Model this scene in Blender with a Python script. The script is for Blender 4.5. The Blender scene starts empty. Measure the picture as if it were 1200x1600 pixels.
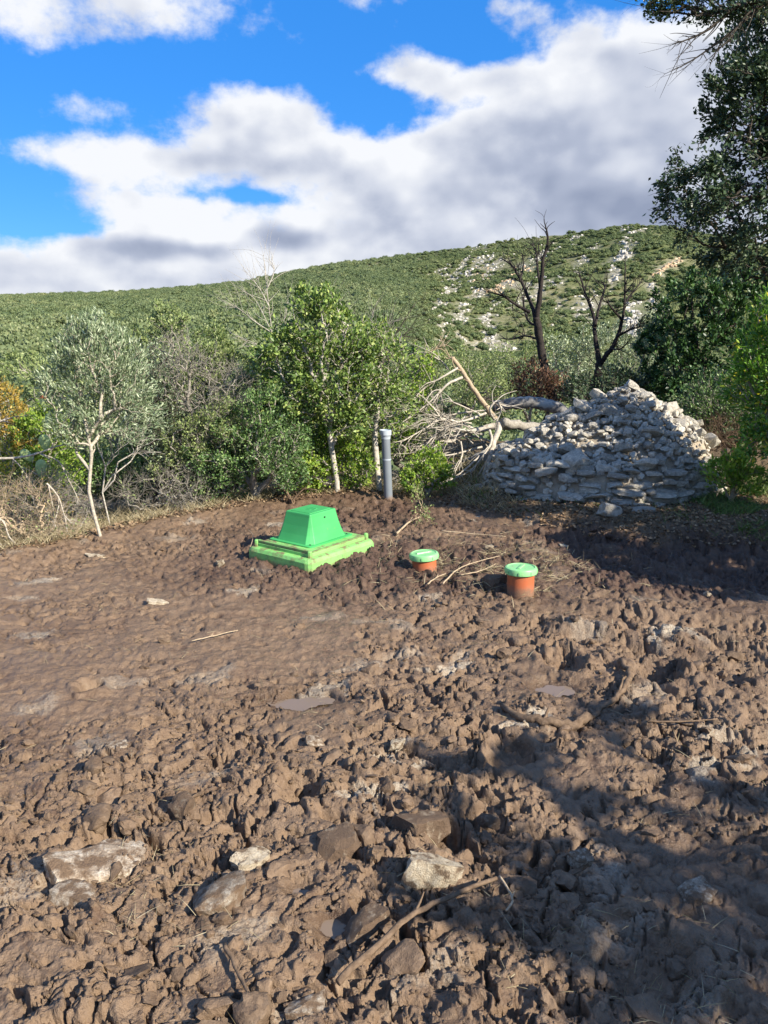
import bpy, bmesh, math, random
import numpy as np
from mathutils import Vector, Matrix, Euler, noise as mnoise

R = math.radians
scene = bpy.context.scene
COL = scene.collection

# ------------------------------------------------------------------ camera
F_PX = 1209.0                      # focal length in photograph pixels (1200 x 1600)
CAM_Z = 1.6
PITCH = R(13.0)
cam_data = bpy.data.cameras.new('camera')
cam_data.sensor_fit = 'VERTICAL'
cam_data.sensor_height = 24.0
cam_data.lens = F_PX / 1600.0 * 24.0
cam_data.clip_start = 0.05
cam_data.clip_end = 20000.0
camera = bpy.data.objects.new('camera', cam_data)
camera.location = (0, 0, CAM_Z)
camera.rotation_euler = (R(90) - PITCH, 0, 0)
COL.objects.link(camera)
scene.camera = camera


def ray(px, py):
    vx = (px - 600.0) / F_PX
    vy = (800.0 - py) / F_PX
    return Vector((vx, math.cos(PITCH) + math.sin(PITCH) * vy, -math.sin(PITCH) + math.cos(PITCH) * vy))


def at(px, py, y):
    """point seen at a photograph pixel, standing at distance y (metres ahead)"""
    d = ray(px, py)
    t = y / d.y
    return Vector((d.x * t, y, CAM_Z + d.z * t))


def azel(px, py):
    d = ray(px, py).normalized()
    return math.atan2(d.x, d.y), math.asin(d.z)


# ------------------------------------------------------------------ sun, sky, exposure
SUN_EL = R(32.0)
SUN_AZ = R(127.0)                  # clockwise from straight ahead (+Y): from the right, a little behind
sun_vec = Vector((math.sin(SUN_AZ) * math.cos(SUN_EL), math.cos(SUN_AZ) * math.cos(SUN_EL), math.sin(SUN_EL)))
sd = bpy.data.lights.new('sun', 'SUN')
sd.energy = 5.0
sd.angle = R(0.55)
sd.color = (1.0, 0.92, 0.78)
sun = bpy.data.objects.new('sun', sd)
sun.rotation_euler = sun_vec.to_track_quat('Z', 'Y').to_euler()
sun.location = (8, -4, 12)
COL.objects.link(sun)

vs = scene.view_settings
vs.view_transform = 'Standard'
vs.look = 'None'
vs.gamma = 1.0
vs.use_curve_mapping = False
vs.exposure = 1.05
cy = scene.cycles
cy.use_denoising = True
cy.max_bounces = 5
cy.diffuse_bounces = 3
cy.glossy_bounces = 2
cy.transmission_bounces = 3
cy.transparent_max_bounces = 4
cy.caustics_reflective = False
cy.caustics_refractive = False
cy.sample_clamp_indirect = 4.0


class NT:
    """small node-tree writer"""
    def __init__(self, tree):
        self.t = tree
        self.n = tree.nodes
        self.l = tree.links

    def new(self, kind, **kw):
        n = self.n.new(kind)
        for k, v in kw.items():
            setattr(n, k, v)
        return n

    def put(self, sock, v):
        if hasattr(v, 'is_output'):
            self.l.new(v, sock)
        elif v is not None:
            if isinstance(v, (tuple, list)) and sock.type == 'RGBA' and len(v) == 3:
                v = (*v, 1.0)
            sock.default_value = v

    def math(self, op, a, b=None, c=None, clamp=False):
        n = self.new('ShaderNodeMath', operation=op, use_clamp=clamp)
        self.put(n.inputs[0], a)
        self.put(n.inputs[1], b)
        self.put(n.inputs[2], c)
        return n.outputs[0]

    def vmath(self, op, a, b=None, scale=None):
        n = self.new('ShaderNodeVectorMath', operation=op)
        self.put(n.inputs[0], a)
        self.put(n.inputs[1], b)
        if scale is not None:
            self.put(n.inputs['Scale'], scale)
        return n.outputs['Value'] if op in ('DOT_PRODUCT', 'LENGTH', 'DISTANCE') else n.outputs[0]

    def noise(self, vec, scale, detail=4.0, rough=0.55, dist=0.0, lac=2.0):
        n = self.new('ShaderNodeTexNoise')
        self.put(n.inputs['Vector'], vec)
        n.inputs['Scale'].default_value = scale
        n.inputs['Detail'].default_value = detail
        n.inputs['Roughness'].default_value = rough
        n.inputs['Distortion'].default_value = dist
        n.inputs['Lacunarity'].default_value = lac
        return n

    def ramp(self, fac, stops, interp='LINEAR'):
        n = self.new('ShaderNodeValToRGB')
        cr = n.color_ramp
        cr.interpolation = interp
        while len(cr.elements) < len(stops):
            cr.elements.new(0.5)
        for e, (p, c) in zip(cr.elements, stops):
            e.position = p
            e.color = (c, c, c, 1) if isinstance(c, (int, float)) else (*c, 1)
        self.put(n.inputs[0], fac)
        return n.outputs[0]

    def mix(self, fac, a, b, blend='MIX'):
        n = self.new('ShaderNodeMix', data_type='RGBA', blend_type=blend)
        n.clamp_result = False
        self.put(n.inputs[0], fac)
        self.put(n.inputs[6], a)
        self.put(n.inputs[7], b)
        return n.outputs[2]

    def smooth(self, v, lo, hi):
        n = self.new('ShaderNodeMapRange', interpolation_type='SMOOTHSTEP')
        self.put(n.inputs[0], v)
        n.inputs[1].default_value = lo
        n.inputs[2].default_value = hi
        return n.outputs[0]


world = bpy.data.worlds.new('World')
scene.world = world
world.use_nodes = True
W = NT(world.node_tree)
W.n.clear()
sky = W.new('ShaderNodeTexSky', sky_type='NISHITA')
sky.sun_disc = False
sky.sun_elevation = SUN_EL
sky.sun_rotation = SUN_AZ
sky.altitude = 200
sky.air_density = 1.0
sky.dust_density = 0.4
sky.ozone_density = 2.5
hs = W.new('ShaderNodeHueSaturation')
hs.inputs['Saturation'].default_value = 1.25
hs.inputs['Value'].default_value = 1.6
W.l.new(sky.outputs[0], hs.inputs['Color'])
tc = W.new('ShaderNodeTexCoord')
sep = W.new('ShaderNodeSeparateXYZ')
W.l.new(tc.outputs['Generated'], sep.inputs[0])
u_ = W.math('ARCTAN2', sep.outputs[0], sep.outputs[1])
v_ = W.math('ARCSINE', sep.outputs[2])
uv = W.new('ShaderNodeCombineXYZ')
W.l.new(u_, uv.inputs[0])
W.l.new(W.math('MULTIPLY', v_, 1.35), uv.inputs[1])
UV = uv.outputs[0]
# ragged cloud edges: the lookup position is pushed about by noise
wn = W.noise(UV, 7.0, 3.0, 0.6)
warp = W.vmath('SCALE', W.vmath('SUBTRACT', wn.outputs['Color'], (0.5, 0.5, 0.5)), scale=0.05)
UVW = W.vmath('ADD', UV, warp)


def blob_field(blobs, base):
    acc = base
    for px, py, rx, ry, rot, wgt in blobs:
        a, e = azel(px, py)
        kx, ky = F_PX / rx, F_PX / (ry * 1.35)
        m = W.new('ShaderNodeVectorMath', operation='MULTIPLY_ADD')
        W.l.new(UVW, m.inputs[0])
        m.inputs[1].default_value = (kx, ky, 0)
        m.inputs[2].default_value = (-a * kx, -e * 1.35 * ky, 0)
        d2 = W.vmath('DOT_PRODUCT', m.outputs[0], m.outputs[0])
        g = W.math('MULTIPLY_ADD', d2, -0.30, 1.0, clamp=True)
        g = W.math('MULTIPLY', g, g)
        acc = W.math('MULTIPLY_ADD', g, wgt, acc)
    return acc


fb = W.noise(UV, 7.0, 7.0, 0.60).outputs['Fac']
soft = W.noise(UV, 6.5, 3.0, 0.5).outputs['Fac']
fb_sun = W.noise(W.vmath('ADD', UV, (0.022, 0.034, 0.0)), 6.5, 3.0, 0.5).outputs['Fac']
big = W.noise(UV, 2.2, 1.0, 0.5).outputs['Fac']
# away from the photographed part of the sky the cloud cover simply goes on, about half covered
ac, ec = azel(600, 400)
mp = W.new('ShaderNodeMapping', vector_type='TEXTURE')
W.l.new(UV, mp.inputs['Vector'])
mp.inputs['Location'].default_value = (ac, ec * 1.35, 0)
mp.inputs['Scale'].default_value = (0.62, 0.55, 1.0)
away = W.smooth(W.vmath('LENGTH', mp.outputs[0]), 0.9, 1.6)
elsewhere = W.math('MULTIPLY', away, W.math('MULTIPLY', W.math('SUBTRACT', big, 0.40), 4.0))
cloud_base = W.math('ADD', elsewhere, -0.42)
dens = blob_field([
    (130, -8, 190, 48, 4, .95), (20, 30, 90, 28, 0, .35),
    (440, 175, 75, 48, 0, .9), (340, 215, 120, 52, 8, 1.0), (160, 250, 125, 26, -3, .85), (560, 250, 150, 62, 4, .9),
    (700, 260, 130, 62, 0, .8), (800, 160, 130, 46, 8, .75), (970, 195, 170, 88, 5, 1.1), (1130, 150, 130, 110, 0, 1.1),
    (700, 320, 320, 60, 0, .8), (1000, 320, 260, 80, 0, 1.0), (1350, 250, 250, 250, 0, 1.0),
    (250, 325, 170, 22, 3, .8), (220, 375, 200, 36, 2, .9), (60, 430, 180, 42, 0, .9), (400, 420, 300, 42, 0, .9),
    (640, 400, 250, 42, 0, .6), (-150, 430, 200, 50, 0, .8), (1000, 400, 300, 60, 0, .5),
    (600, 95, 60, 30, -10, .8), (690, 120, 100, 22, 4, .75), (800, 18, 42, 26, 25, .7), (465, 55, 60, 20, 20, .65),
    (888, 62, 30, 20, 0, .5), (590, -2, 60, 12, 5, .5), (120, 157, 46, 15, 0, .5), (1000, 95, 130, 32, 12, .6),
    (375, 311, 60, 9, -2, -.6), (575, 175, 75, 30, -8, -.9), (480, 90, 120, 40, 0, -.35), (780, 55, 120, 22, 0, -.2), (825, 172, 28, 9, 0, -.4), (20, 340, 75, 55, 0, -.9), (330, 110, 130, 40, 5, -.4),
], cloud_base)
fine_ = W.noise(UV, 34.0, 4.0, 0.6).outputs['Fac']
dens = W.math('MULTIPLY_ADD', W.math('SUBTRACT', fb, 0.5), 3.4, dens)
dens = W.math('MULTIPLY_ADD', W.math('SUBTRACT', fine_, 0.5), 0.8, dens)
alpha = W.smooth(dens, -0.15, 0.75)
thick = W.smooth(dens, 0.35, 2.0)
dark = blob_field([
    (720, 310, 170, 36, 0, .45), (930, 285, 190, 42, 0, .25), (1010, 345, 200, 30, 0, .45), (900, 185, 130, 26, 0, .45),
    (240, 387, 55, 13, -4, 1.5), (340, 392, 32, 10, 0, 1.1), (440, 376, 50, 16, 0, 1.6), (60, 448, 240, 20, 0, .6), (420, 448, 330, 16, 0, .3), (700, 372, 200, 22, 0, .5),
    (300, 250, 130, 18, 0, .35), (430, 262, 130, 16, 0, .35), (150, 50, 150, 16, 0, .3), (1120, 250, 150, 60, 0, .4), (1400, 250, 250, 120, 0, .4),
    (600, 262, 70, 30, 0, -.5), (200, 345, 170, 22, 0, -.4), (1060, 90, 70, 30, 0, -.3), (420, 150, 70, 22, 0, -.3),
], 0.0)
relief = W.math('MULTIPLY', W.math('ADD', W.math('SUBTRACT', soft, fb_sun), W.math('MULTIPLY', W.math('SUBTRACT', fb, 0.5), 0.30)), 2.2)
lit = W.math('ADD', W.math('SUBTRACT', relief, W.math('MULTIPLY', dark, 0.42)), W.math('MULTIPLY_ADD', thick, -0.42, 1.02), clamp=True)
cloud_col = W.ramp(lit, [(0.0, (2.9, 3.4, 4.7)), (0.35, (4.3, 4.8, 6.1)), (0.65, (6.3, 6.7, 7.7)), (1.0, (8.7, 8.9, 9.3))])
blue = W.mix(0.6, W.mix(1.0, hs.outputs[0], (0.55, 0.86, 1.18), 'MULTIPLY'), (0.35, 2.9, 8.9))
final = W.mix(alpha, blue, cloud_col)
bg = W.new('ShaderNodeBackground')
W.l.new(final, bg.inputs['Color'])
bg.inputs['Strength'].default_value = 0.052
wo = W.new('ShaderNodeOutputWorld')
W.l.new(bg.outputs[0], wo.inputs['Surface'])
world.cycles.sampling_method = 'NONE'

# ------------------------------------------------------------------ numpy noise
def _hash(ix, iy, seed):
    h = (ix.astype(np.int64) * 374761393 + iy.astype(np.int64) * 668265263 + seed * 974711) & 0xFFFFFFFF
    h = ((h ^ (h >> 13)) * 1274126177) & 0xFFFFFFFF
    h = ((h ^ (h >> 15)) * 2246822519) & 0xFFFFFFFF
    return (h ^ (h >> 16)) / 4294967296.0


def perlin(x, y, seed=0):
    ix = np.floor(x)
    iy = np.floor(y)
    fx = x - ix
    fy = y - iy
    sx = fx * fx * fx * (fx * (fx * 6 - 15) + 10)
    sy = fy * fy * fy * (fy * (fy * 6 - 15) + 10)

    def g(dx, dy):
        a = _hash(ix + dx, iy + dy, seed) * 2 * np.pi
        return np.cos(a) * (fx - dx) + np.sin(a) * (fy - dy)
    a = g(0, 0) + sx * (g(1, 0) - g(0, 0))
    b = g(0, 1) + sx * (g(1, 1) - g(0, 1))
    return (a + sy * (b - a)) * 1.5


def fbm(x, y, octaves=4, seed=0, gain=0.5):
    s = 0.0
    a = 1.0
    for o in range(octaves):
        s = s + a * perlin(x, y, seed + o * 17)
        x = x * 2.03 + 13.7
        y = y * 2.03 + 7.1
        a *= gain
    return s


def worley(x, y, seed=0, jitter=0.95):
    """F1, F2 and a random number of the nearest cell"""
    ix = np.floor(x)
    iy = np.floor(y)
    f1 = np.full(x.shape, 9.0)
    f2 = np.full(x.shape, 9.0)
    cid = np.zeros(x.shape)
    for dx in (-1, 0, 1):
        for dy in (-1, 0, 1):
            cx = ix + dx
            cyy = iy + dy
            px = cx + 0.5 + (_hash(cx, cyy, seed) - 0.5) * jitter
            py = cyy + 0.5 + (_hash(cx, cyy, seed + 91) - 0.5) * jitter
            d = np.sqrt((px - x) ** 2 + (py - y) ** 2)
            near = d < f1
            f2 = np.where(near, f1, np.minimum(f2, d))
            cid = np.where(near, _hash(cx, cyy, seed + 303), cid)
            f1 = np.where(near, d, f1)
    return f1, f2, cid


def plates(x, y, seed, tilt=0.8, jitter=0.95):
    """broken pieces: a random level and a random tilt for every cell, and the gap between cells"""
    ix = np.floor(x)
    iy = np.floor(y)
    f1 = np.full(x.shape, 9.0)
    f2 = np.full(x.shape, 9.0)
    lev = np.zeros(x.shape)
    for dx in (-1, 0, 1):
        for dy in (-1, 0, 1):
            cx = ix + dx
            cyy = iy + dy
            h1 = _hash(cx, cyy, seed)
            h2 = _hash(cx, cyy, seed + 91)
            ox = x - (cx + 0.5 + (h1 - 0.5) * jitter)
            oy = y - (cyy + 0.5 + (h2 - 0.5) * jitter)
            d = np.sqrt(ox * ox + oy * oy)
            near = d < f1
            f2 = np.where(near, f1, np.minimum(f2, d))
            a = h1 * 37.0 + h2 * 91.0
            l = (h1 + h2) % 1.0 - 0.5 + tilt * (np.cos(a) * ox + np.sin(a) * oy) - 0.35 * d * d
            lev = np.where(near, l, lev)
            f1 = np.where(near, d, f1)
    g = f2 - f1
    return lev * sstep(g, 0.0, 0.26), g


def sstep(v, lo, hi):
    t = np.clip((v - lo) / (hi - lo), 0, 1)
    return t * t * (3 - 2 * t)


# ------------------------------------------------------------------ object helpers
def new_mesh(name, verts, faces, smooth=True, attrs=None):
    """faces: one (n,3) or (n,4) array, or a list of such arrays"""
    if not isinstance(faces, list):
        faces = [faces]
    faces = [np.asarray(f, dtype=np.int32) for f in faces if len(f)]
    verts = np.asarray(verts, dtype=np.float32)
    me = bpy.data.meshes.new(name)
    me.vertices.add(len(verts))
    me.vertices.foreach_set('co', verts.ravel())
    loops = np.concatenate([f.ravel() for f in faces])
    sizes = np.concatenate([np.full(len(f), f.shape[1], dtype=np.int32) for f in faces])
    starts = np.concatenate([[0], np.cumsum(sizes)[:-1]]).astype(np.int32)
    me.loops.add(len(loops))
    me.loops.foreach_set('vertex_index', loops)
    me.polygons.add(len(sizes))
    me.polygons.foreach_set('loop_start', starts)
    me.polygons.foreach_set('use_smooth', np.full(len(sizes), smooth))
    for k, v in (attrs or {}).items():
        a = me.attributes.new(k, 'FLOAT', 'POINT')
        a.data.foreach_set('value', np.asarray(v, dtype=np.float32).ravel())
    me.update(calc_edges=True)
    return me


def link(name, me, material=None, parent=None, kind=None, label=None, cat=None, group=None):
    o = bpy.data.objects.new(name, me)
    COL.objects.link(o)
    if material is not None and me is not None and not len(me.materials):
        me.materials.append(material)
    if parent is not None:
        o.parent = parent
    if kind:
        o['kind'] = kind
    if label:
        o['label'] = label
    if cat:
        o['category'] = cat
    if group:
        o['group'] = group
    return o


def thing(name, label, cat, loc=(0, 0, 0), rz=0.0, group=None):
    o = link(name, None, label=label, cat=cat, group=group)
    o.location = loc
    o.rotation_euler = (0, 0, rz)
    o.empty_display_size = 0.1
    return o


def from_bm(bm, name, smooth=False):
    me = bpy.data.meshes.new(name)
    bm.to_mesh(me)
    bm.free()
    if smooth:
        me.polygons.foreach_set('use_smooth', np.full(len(me.polygons), True))
    return me


# ------------------------------------------------------------------ materials
def mat(name):
    m = bpy.data.materials.new(name)
    m.use_nodes = True
    t = NT(m.node_tree)
    t.n.clear()
    out = t.new('ShaderNodeOutputMaterial')
    b = t.new('ShaderNodeBsdfPrincipled')
    t.l.new(b.outputs[0], out.inputs[0])
    return m, t, b, out


def bump(t, b, height, strength=0.4, dist=0.02, normal=None):
    n = t.new('ShaderNodeBump')
    n.inputs['Strength'].default_value = strength
    n.inputs['Distance'].default_value = dist
    t.put(n.inputs['Height'], height)
    if normal is not None:
        t.l.new(normal, n.inputs['Normal'])
    t.l.new(n.outputs[0], b.inputs['Normal'])
    return n.outputs[0]


def pos(t):
    return t.new('ShaderNodeNewGeometry').outputs['Position']


def objco(t):
    return t.new('ShaderNodeTexCoord').outputs['Object']


def attr(t, name):
    return t.new('ShaderNodeAttribute', attribute_name=name).outputs['Fac']


def leaf_mat(name, stops, rough=0.5, transl=0.25, instanced=False, spec=0.3):
    m, t, b, out = mat(name)
    r = attr(t, 'rnd')
    if instanced:
        oi = t.new('ShaderNodeObjectInfo').outputs['Random']
        drift = t.noise(pos(t), 0.022, 3, 0.6).outputs['Fac']
        r = t.math('ADD', t.math('MULTIPLY', r, 0.35), t.math('MULTIPLY', oi, 0.40))
        r = t.math('ADD', r, t.math('MULTIPLY', t.smooth(drift, 0.3, 0.7), 0.30))
    c = t.ramp(r, stops)
    t.put(b.inputs['Base Color'], c)
    b.inputs['Roughness'].default_value = rough
    b.inputs['Specular IOR Level'].default_value = spec
    tr = t.new('ShaderNodeBsdfTranslucent')
    tint = t.mix(1.0, c, (1.25, 1.3, 0.6), 'MULTIPLY')
    t.put(tr.inputs['Color'], tint)
    mx = t.new('ShaderNodeMixShader')
    mx.inputs[0].default_value = transl
    t.l.new(b.outputs[0], mx.inputs[1])
    t.l.new(tr.outputs[0], mx.inputs[2])
    t.l.new(mx.outputs[0], out.inputs[0])
    return m


def bark_mat(name, c0, c1, scale=30.0, rough=0.85, patch=None):
    m, t, b, out = mat(name)
    p = objco(t)
    n = t.noise(p, scale, 5, 0.65).outputs['Fac']
    c = t.ramp(n, [(0.3, c0), (0.7, c1)])
    if patch:
        n2 = t.noise(p, scale * 0.25, 4, 0.6).outputs['Fac']
        c = t.mix(t.smooth(n2, 0.5, 0.62), c, patch)
    t.put(b.inputs['Base Color'], c)
    b.inputs['Roughness'].default_value = rough
    b.inputs['Specular IOR Level'].default_value = 0.2
    bump(t, b, n, 0.6, 0.01)
    return m


M = {}


def mud_material():
    m, t, b, out = mat('mud')
    p = pos(t)
    mudm = attr(t, 'mud')
    dark = attr(t, 'crumb')
    chalk = attr(t, 'chalk')
    wet = attr(t, 'wet')
    n1 = t.noise(p, 1.7, 5, 0.6).outputs['Fac']
    n2 = t.noise(p, 22.0, 6, 0.65).outputs['Fac']
    n3 = t.noise(p, 120.0, 4, 0.7).outputs['Fac']
    a = t.ramp(n2, [(0.22, (0.083, 0.050, 0.029)), (0.5, (0.180, 0.117, 0.071)), (0.78, (0.281, 0.198, 0.128))])
    c2 = t.mix(t.smooth(n1, 0.35, 0.68), a, (0.199, 0.133, 0.083))
    n4 = t.noise(p, 7.0, 5, 0.7).outputs['Fac']
    c2 = t.mix(t.math('MULTIPLY', t.smooth(n4, 0.56, 0.68), 0.75), c2, (0.089, 0.051, 0.031))
    c2 = t.mix(t.math('MULTIPLY', t.smooth(n4, 0.42, 0.30), 0.55), c2, (0.274, 0.195, 0.125))
    n5 = t.noise(p, 0.9, 4, 0.6).outputs['Fac']
    c2 = t.mix(t.math('MULTIPLY', t.smooth(n5, 0.52, 0.64), 0.45), c2, (0.115, 0.07, 0.043))
    # freshly dug darker, redder crumbly soil round the tank lid
    cr = t.ramp(n2, [(0.3, (0.050, 0.028, 0.018)), (0.7, (0.120, 0.072, 0.048))])
    c3 = t.mix(dark, c2, cr)
    # chalky limestone smears
    ch = t.math('MULTIPLY', chalk, t.smooth(n3, 0.30, 0.62), clamp=True)
    c4 = t.mix(ch, c3, (0.42, 0.37, 0.29))
    # beyond the worked mud: leaf litter and dry soil
    li = t.ramp(t.noise(p, 45.0, 5, 0.7).outputs['Fac'], [(0.3, (0.07, 0.05, 0.032)), (0.55, (0.17, 0.125, 0.08)), (0.75, (0.27, 0.22, 0.145))])
    c5 = t.mix(mudm, li, c4)
    c6 = t.mix(wet, c5, t.mix(1.0, c5, (0.55, 0.52, 0.5), 'MULTIPLY'))
    t.put(b.inputs['Base Color'], c6)
    rg = t.math('SUBTRACT', t.math('MULTIPLY_ADD', n1, -0.35, 0.70), t.math('MULTIPLY', wet, 0.3))
    t.put(b.inputs['Roughness'], rg)
    t.put(b.inputs['Specular IOR Level'], t.math('MULTIPLY', mudm, 0.36))
    h = t.math('MULTIPLY_ADD', n3, 0.35, n2)
    bump(t, b, h, 0.8, 0.025)
    return m


M['mud'] = mud_material()


def rock_material(name, base0, base1, white, dirt=None, dirt_amt=0.0, scale=6.0):
    m, t, b, out = mat(name)
    p = objco(t)
    oi = t.new('ShaderNodeObjectInfo').outputs['Random']
    q = t.vmath('ADD', p, t.vmath('SCALE', (7.1, 3.3, 5.7), scale=t.math('MULTIPLY', oi, 20.0)))
    n1 = t.noise(q, scale, 6, 0.65).outputs['Fac']
    n2 = t.noise(q, scale * 6, 5, 0.7).outputs['Fac']
    n3 = t.noise(q, scale * 0.6, 4, 0.6).outputs['Fac']
    c = t.ramp(t.math('ADD', t.math('MULTIPLY', n1, 0.6), t.math('MULTIPLY', n2, 0.4)), [(0.33, base0), (0.5, base1), (0.68, white)])
    tone = t.math('MULTIPLY_ADD', oi, 0.5, 0.72)
    c = t.mix(1.0, c, t.new('ShaderNodeCombineColor').outputs[0], 'MIX') if False else c
    hsv = t.new('ShaderNodeHueSaturation')
    t.put(hsv.inputs['Value'], tone)
    t.put(hsv.inputs['Color'], c)
    c = hsv.outputs[0]
    if dirt:
        msk = t.smooth(n3, 0.5 - dirt_amt, 0.62 - dirt_amt * 0.6)
        dn = t.ramp(n2, [(0.3, tuple(v * 0.65 for v in dirt)), (0.7, dirt)])
        c = t.mix(msk, c, dn)
    t.put(b.inputs['Base Color'], c)
    b.inputs['Roughness'].default_value = 0.82
    b.inputs['Specular IOR Level'].default_value = 0.25
    bump(t, b, t.math('MULTIPLY_ADD', n2, 0.5, n1), 0.7, 0.03)
    return m


M['limestone'] = rock_material('limestone', (0.15, 0.137, 0.118), (0.40, 0.368, 0.31), (0.68, 0.62, 0.515))
M['muddy_rock'] = rock_material('muddy_rock', (0.19, 0.135, 0.09), (0.32, 0.25, 0.18), (0.64, 0.58, 0.48), (0.2, 0.132, 0.082), 0.07)
M['muddy_rock2'] = rock_material('muddy_rock2', (0.16, 0.12, 0.08), (0.26, 0.2, 0.14), (0.42, 0.37, 0.29), (0.165, 0.11, 0.072), 0.22)
M['pale_rock'] = rock_material('pale_rock', (0.28, 0.21, 0.14), (0.46, 0.38, 0.27), (0.66, 0.59, 0.46), (0.2, 0.14, 0.09), 0.02)
M['outcrop'] = rock_material('outcrop', (0.30, 0.29, 0.26), (0.47, 0.44, 0.39), (0.60, 0.56, 0.49), scale=0.6)
M['outcrop_warm'] = rock_material('outcrop_warm', (0.42, 0.28, 0.16), (0.55, 0.40, 0.25), (0.64, 0.52, 0.38), scale=0.6)


# ------------------------------------------------------------------ shape of the land
BX = np.array([-9, -5.0, -2.8, -2.3, -1.95, -1.2, -.25, .26, .94, 1.4, 2.05, 3.0, 6, 9])
BY = np.array([3.6, 4.6, 5.45, 6.0, 6.55, 7.15, 7.65, 7.5, 6.95, 6.45, 5.95, 5.75, 5.2, 5.0])

RIDGE_PX = [(-300, 466), (0, 464), (100, 461), (200, 458), (300, 450), (380, 443), (450, 428), (520, 415), (600, 405), (700, 391), (800, 375), (900, 363),
            (985, 353), (1040, 355), (1100, 366), (1200, 385), (1500, 430)]
RA = np.array([azel(*p)[0] for p in RIDGE_PX])
RE = np.array([azel(*p)[1] for p in RIDGE_PX])
RRA = np.radians([-180, -60, -30, -10, 0, 8, 18, 30, 60, 180])
RRR = np.array([700, 800, 760, 640, 560, 480, 420, 430, 500, 700.0])


def near_macro(x, y):
    """worked ground and its edges"""
    yb = np.interp(x, BX, BY)
    m = y - yb
    left = 1 - sstep(x, 0.35, 1.0)
    z = 0.012 * fbm(x * 0.6, y * 0.6, 2, 5)
    fall = np.where(m > 0, -0.13 * m, 0.0)
    z_left = np.maximum(fall, -1.6) + 0.05 * np.exp(-(m / 0.45) ** 2)
    bank = 0.13 * sstep(m, -0.18, 0.22) - 0.11 * np.exp(-((m + 0.65) / 0.5) ** 2) * sstep(x, 1.0, 1.7)
    z_right = bank - 0.07 * np.clip(m - 2.2, 0, 60)
    z = z + left * z_left + (1 - left) * z_right
    # mound heaped against the tank lid
    z = z + 0.05 * np.exp(-(((x + 0.45) / 0.75) ** 2 + ((y - 5.35) / 0.6) ** 2))
    return z


def far_height(x, y):
    r = np.hypot(x, y)
    a = np.arctan2(x, y)
    Rr = np.interp(a, RRA, RRR)
    el = np.interp(a, RA, RE)
    hR = CAM_Z + np.tan(el) * Rr
    hv = -4.0
    right = sstep(a, R(-9), R(8))
    r0 = 40 + 175 * right
    t = np.clip((r - r0) / (Rr - r0), 0, 1)
    s = t ** (1.12 - 0.22 * right)
    h = hv + (hR - hv) * s
    h = h + fbm(x / 70, y / 70, 4, 33) * (5.5 * t * (1 - t) * 2) * (0.5 + 0.8 * right)
    rib = fbm((x * 0.83 + y * 0.55) / 26, (x * 0.55 - y * 0.83) / 120, 3, 44)
    h = h + right * rib * 3.0 * np.sqrt(t) * (1 - t) * 1.6
    beyond = np.maximum(r - Rr, 0)
    h = np.where(beyond > 0, hR - 0.06 * beyond - 0.00002 * beyond ** 2, h)
    h = np.maximum(h, np.where(beyond > 0, -20.0, -99))
    return h


def land(x, y):
    x = np.asarray(x, dtype=float)
    y = np.asarray(y, dtype=float)
    r = np.hypot(x, y)
    w = sstep(r, 13, 34)
    return near_macro(x, y) * (1 - w) + far_height(x, y) * w


def land1(x, y):
    return float(land(np.array([x]), np.array([y]))[0])


def hit(px, py, r0=30.0, r1=1200.0):
    """where the line of sight through a photograph pixel meets the land"""
    d = ray(px, py)
    rr = np.geomspace(r0, r1, 900) / math.hypot(d.x, d.y)
    z = CAM_Z + d.z * rr
    g = land(d.x * rr, d.y * rr)
    k = np.nonzero(z < g)[0]
    i = k[0] if len(k) else 0
    return Vector((d.x * rr[i], d.y * rr[i], g[i])) if len(k) else None


# ------------------------------------------------------------------ far ground sheet
def terrain_material():
    m, t, b, out = mat('scrub_ground')
    p = pos(t)
    n1 = t.noise(p, 0.05, 5, 0.6).outputs['Fac']
    n2 = t.noise(p, 0.6, 6, 0.7).outputs['Fac']
    n3 = t.noise(p, 4.0, 4, 0.7).outputs['Fac']
    c = t.ramp(n2, [(0.3, (0.085, 0.095, 0.04)), (0.5, (0.17, 0.165, 0.075)), (0.66, (0.27, 0.25, 0.15)), (0.8, (0.38, 0.35, 0.27))])
    g = t.ramp(n3, [(0.3, (0.06, 0.085, 0.03)), (0.7, (0.15, 0.16, 0.065))])
    soil = t.mix(t.smooth(n1, 0.42, 0.62), g, c)
    rk = t.ramp(n3, [(0.3, (0.20, 0.18, 0.13)), (0.6, (0.40, 0.36, 0.29)), (0.8, (0.52, 0.48, 0.41))])
    t.put(b.inputs['Base Color'], t.mix(t.math('MULTIPLY', attr(t, 'bare'), t.smooth(n2, 0.3, 0.6)), soil, rk))
    b.inputs['Roughness'].default_value = 0.9
    b.inputs['Specular IOR Level'].default_value = 0.1
    bump(t, b, n2, 0.8, 0.6)
    return m


az = np.radians(np.concatenate([np.linspace(-180, -46, 46, endpoint=False), np.linspace(-46, 46, 369), np.linspace(46, 180, 46)[1:]]))
rad = np.concatenate([np.linspace(0.2, 16, 22), np.geomspace(17, 1600, 190), np.geomspace(1700, 9000, 14)])
AZ, RD = np.meshgrid(az, rad)
X = RD * np.sin(AZ)
Y = RD * np.cos(AZ)
Z = land(X, Y)
inner = (1 - sstep(RD, 14.0, 17.5))
Z = Z - 0.35 * inner * (np.abs(AZ) < R(75)) - 0.02
nr, na = AZ.shape
idx = np.arange(nr * na).reshape(nr, na)
q = np.stack([idx[:-1, :-1], idx[:-1, 1:], idx[1:, 1:], idx[1:, :-1]], -1).reshape(-1, 4)[:, ::-1]

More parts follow.
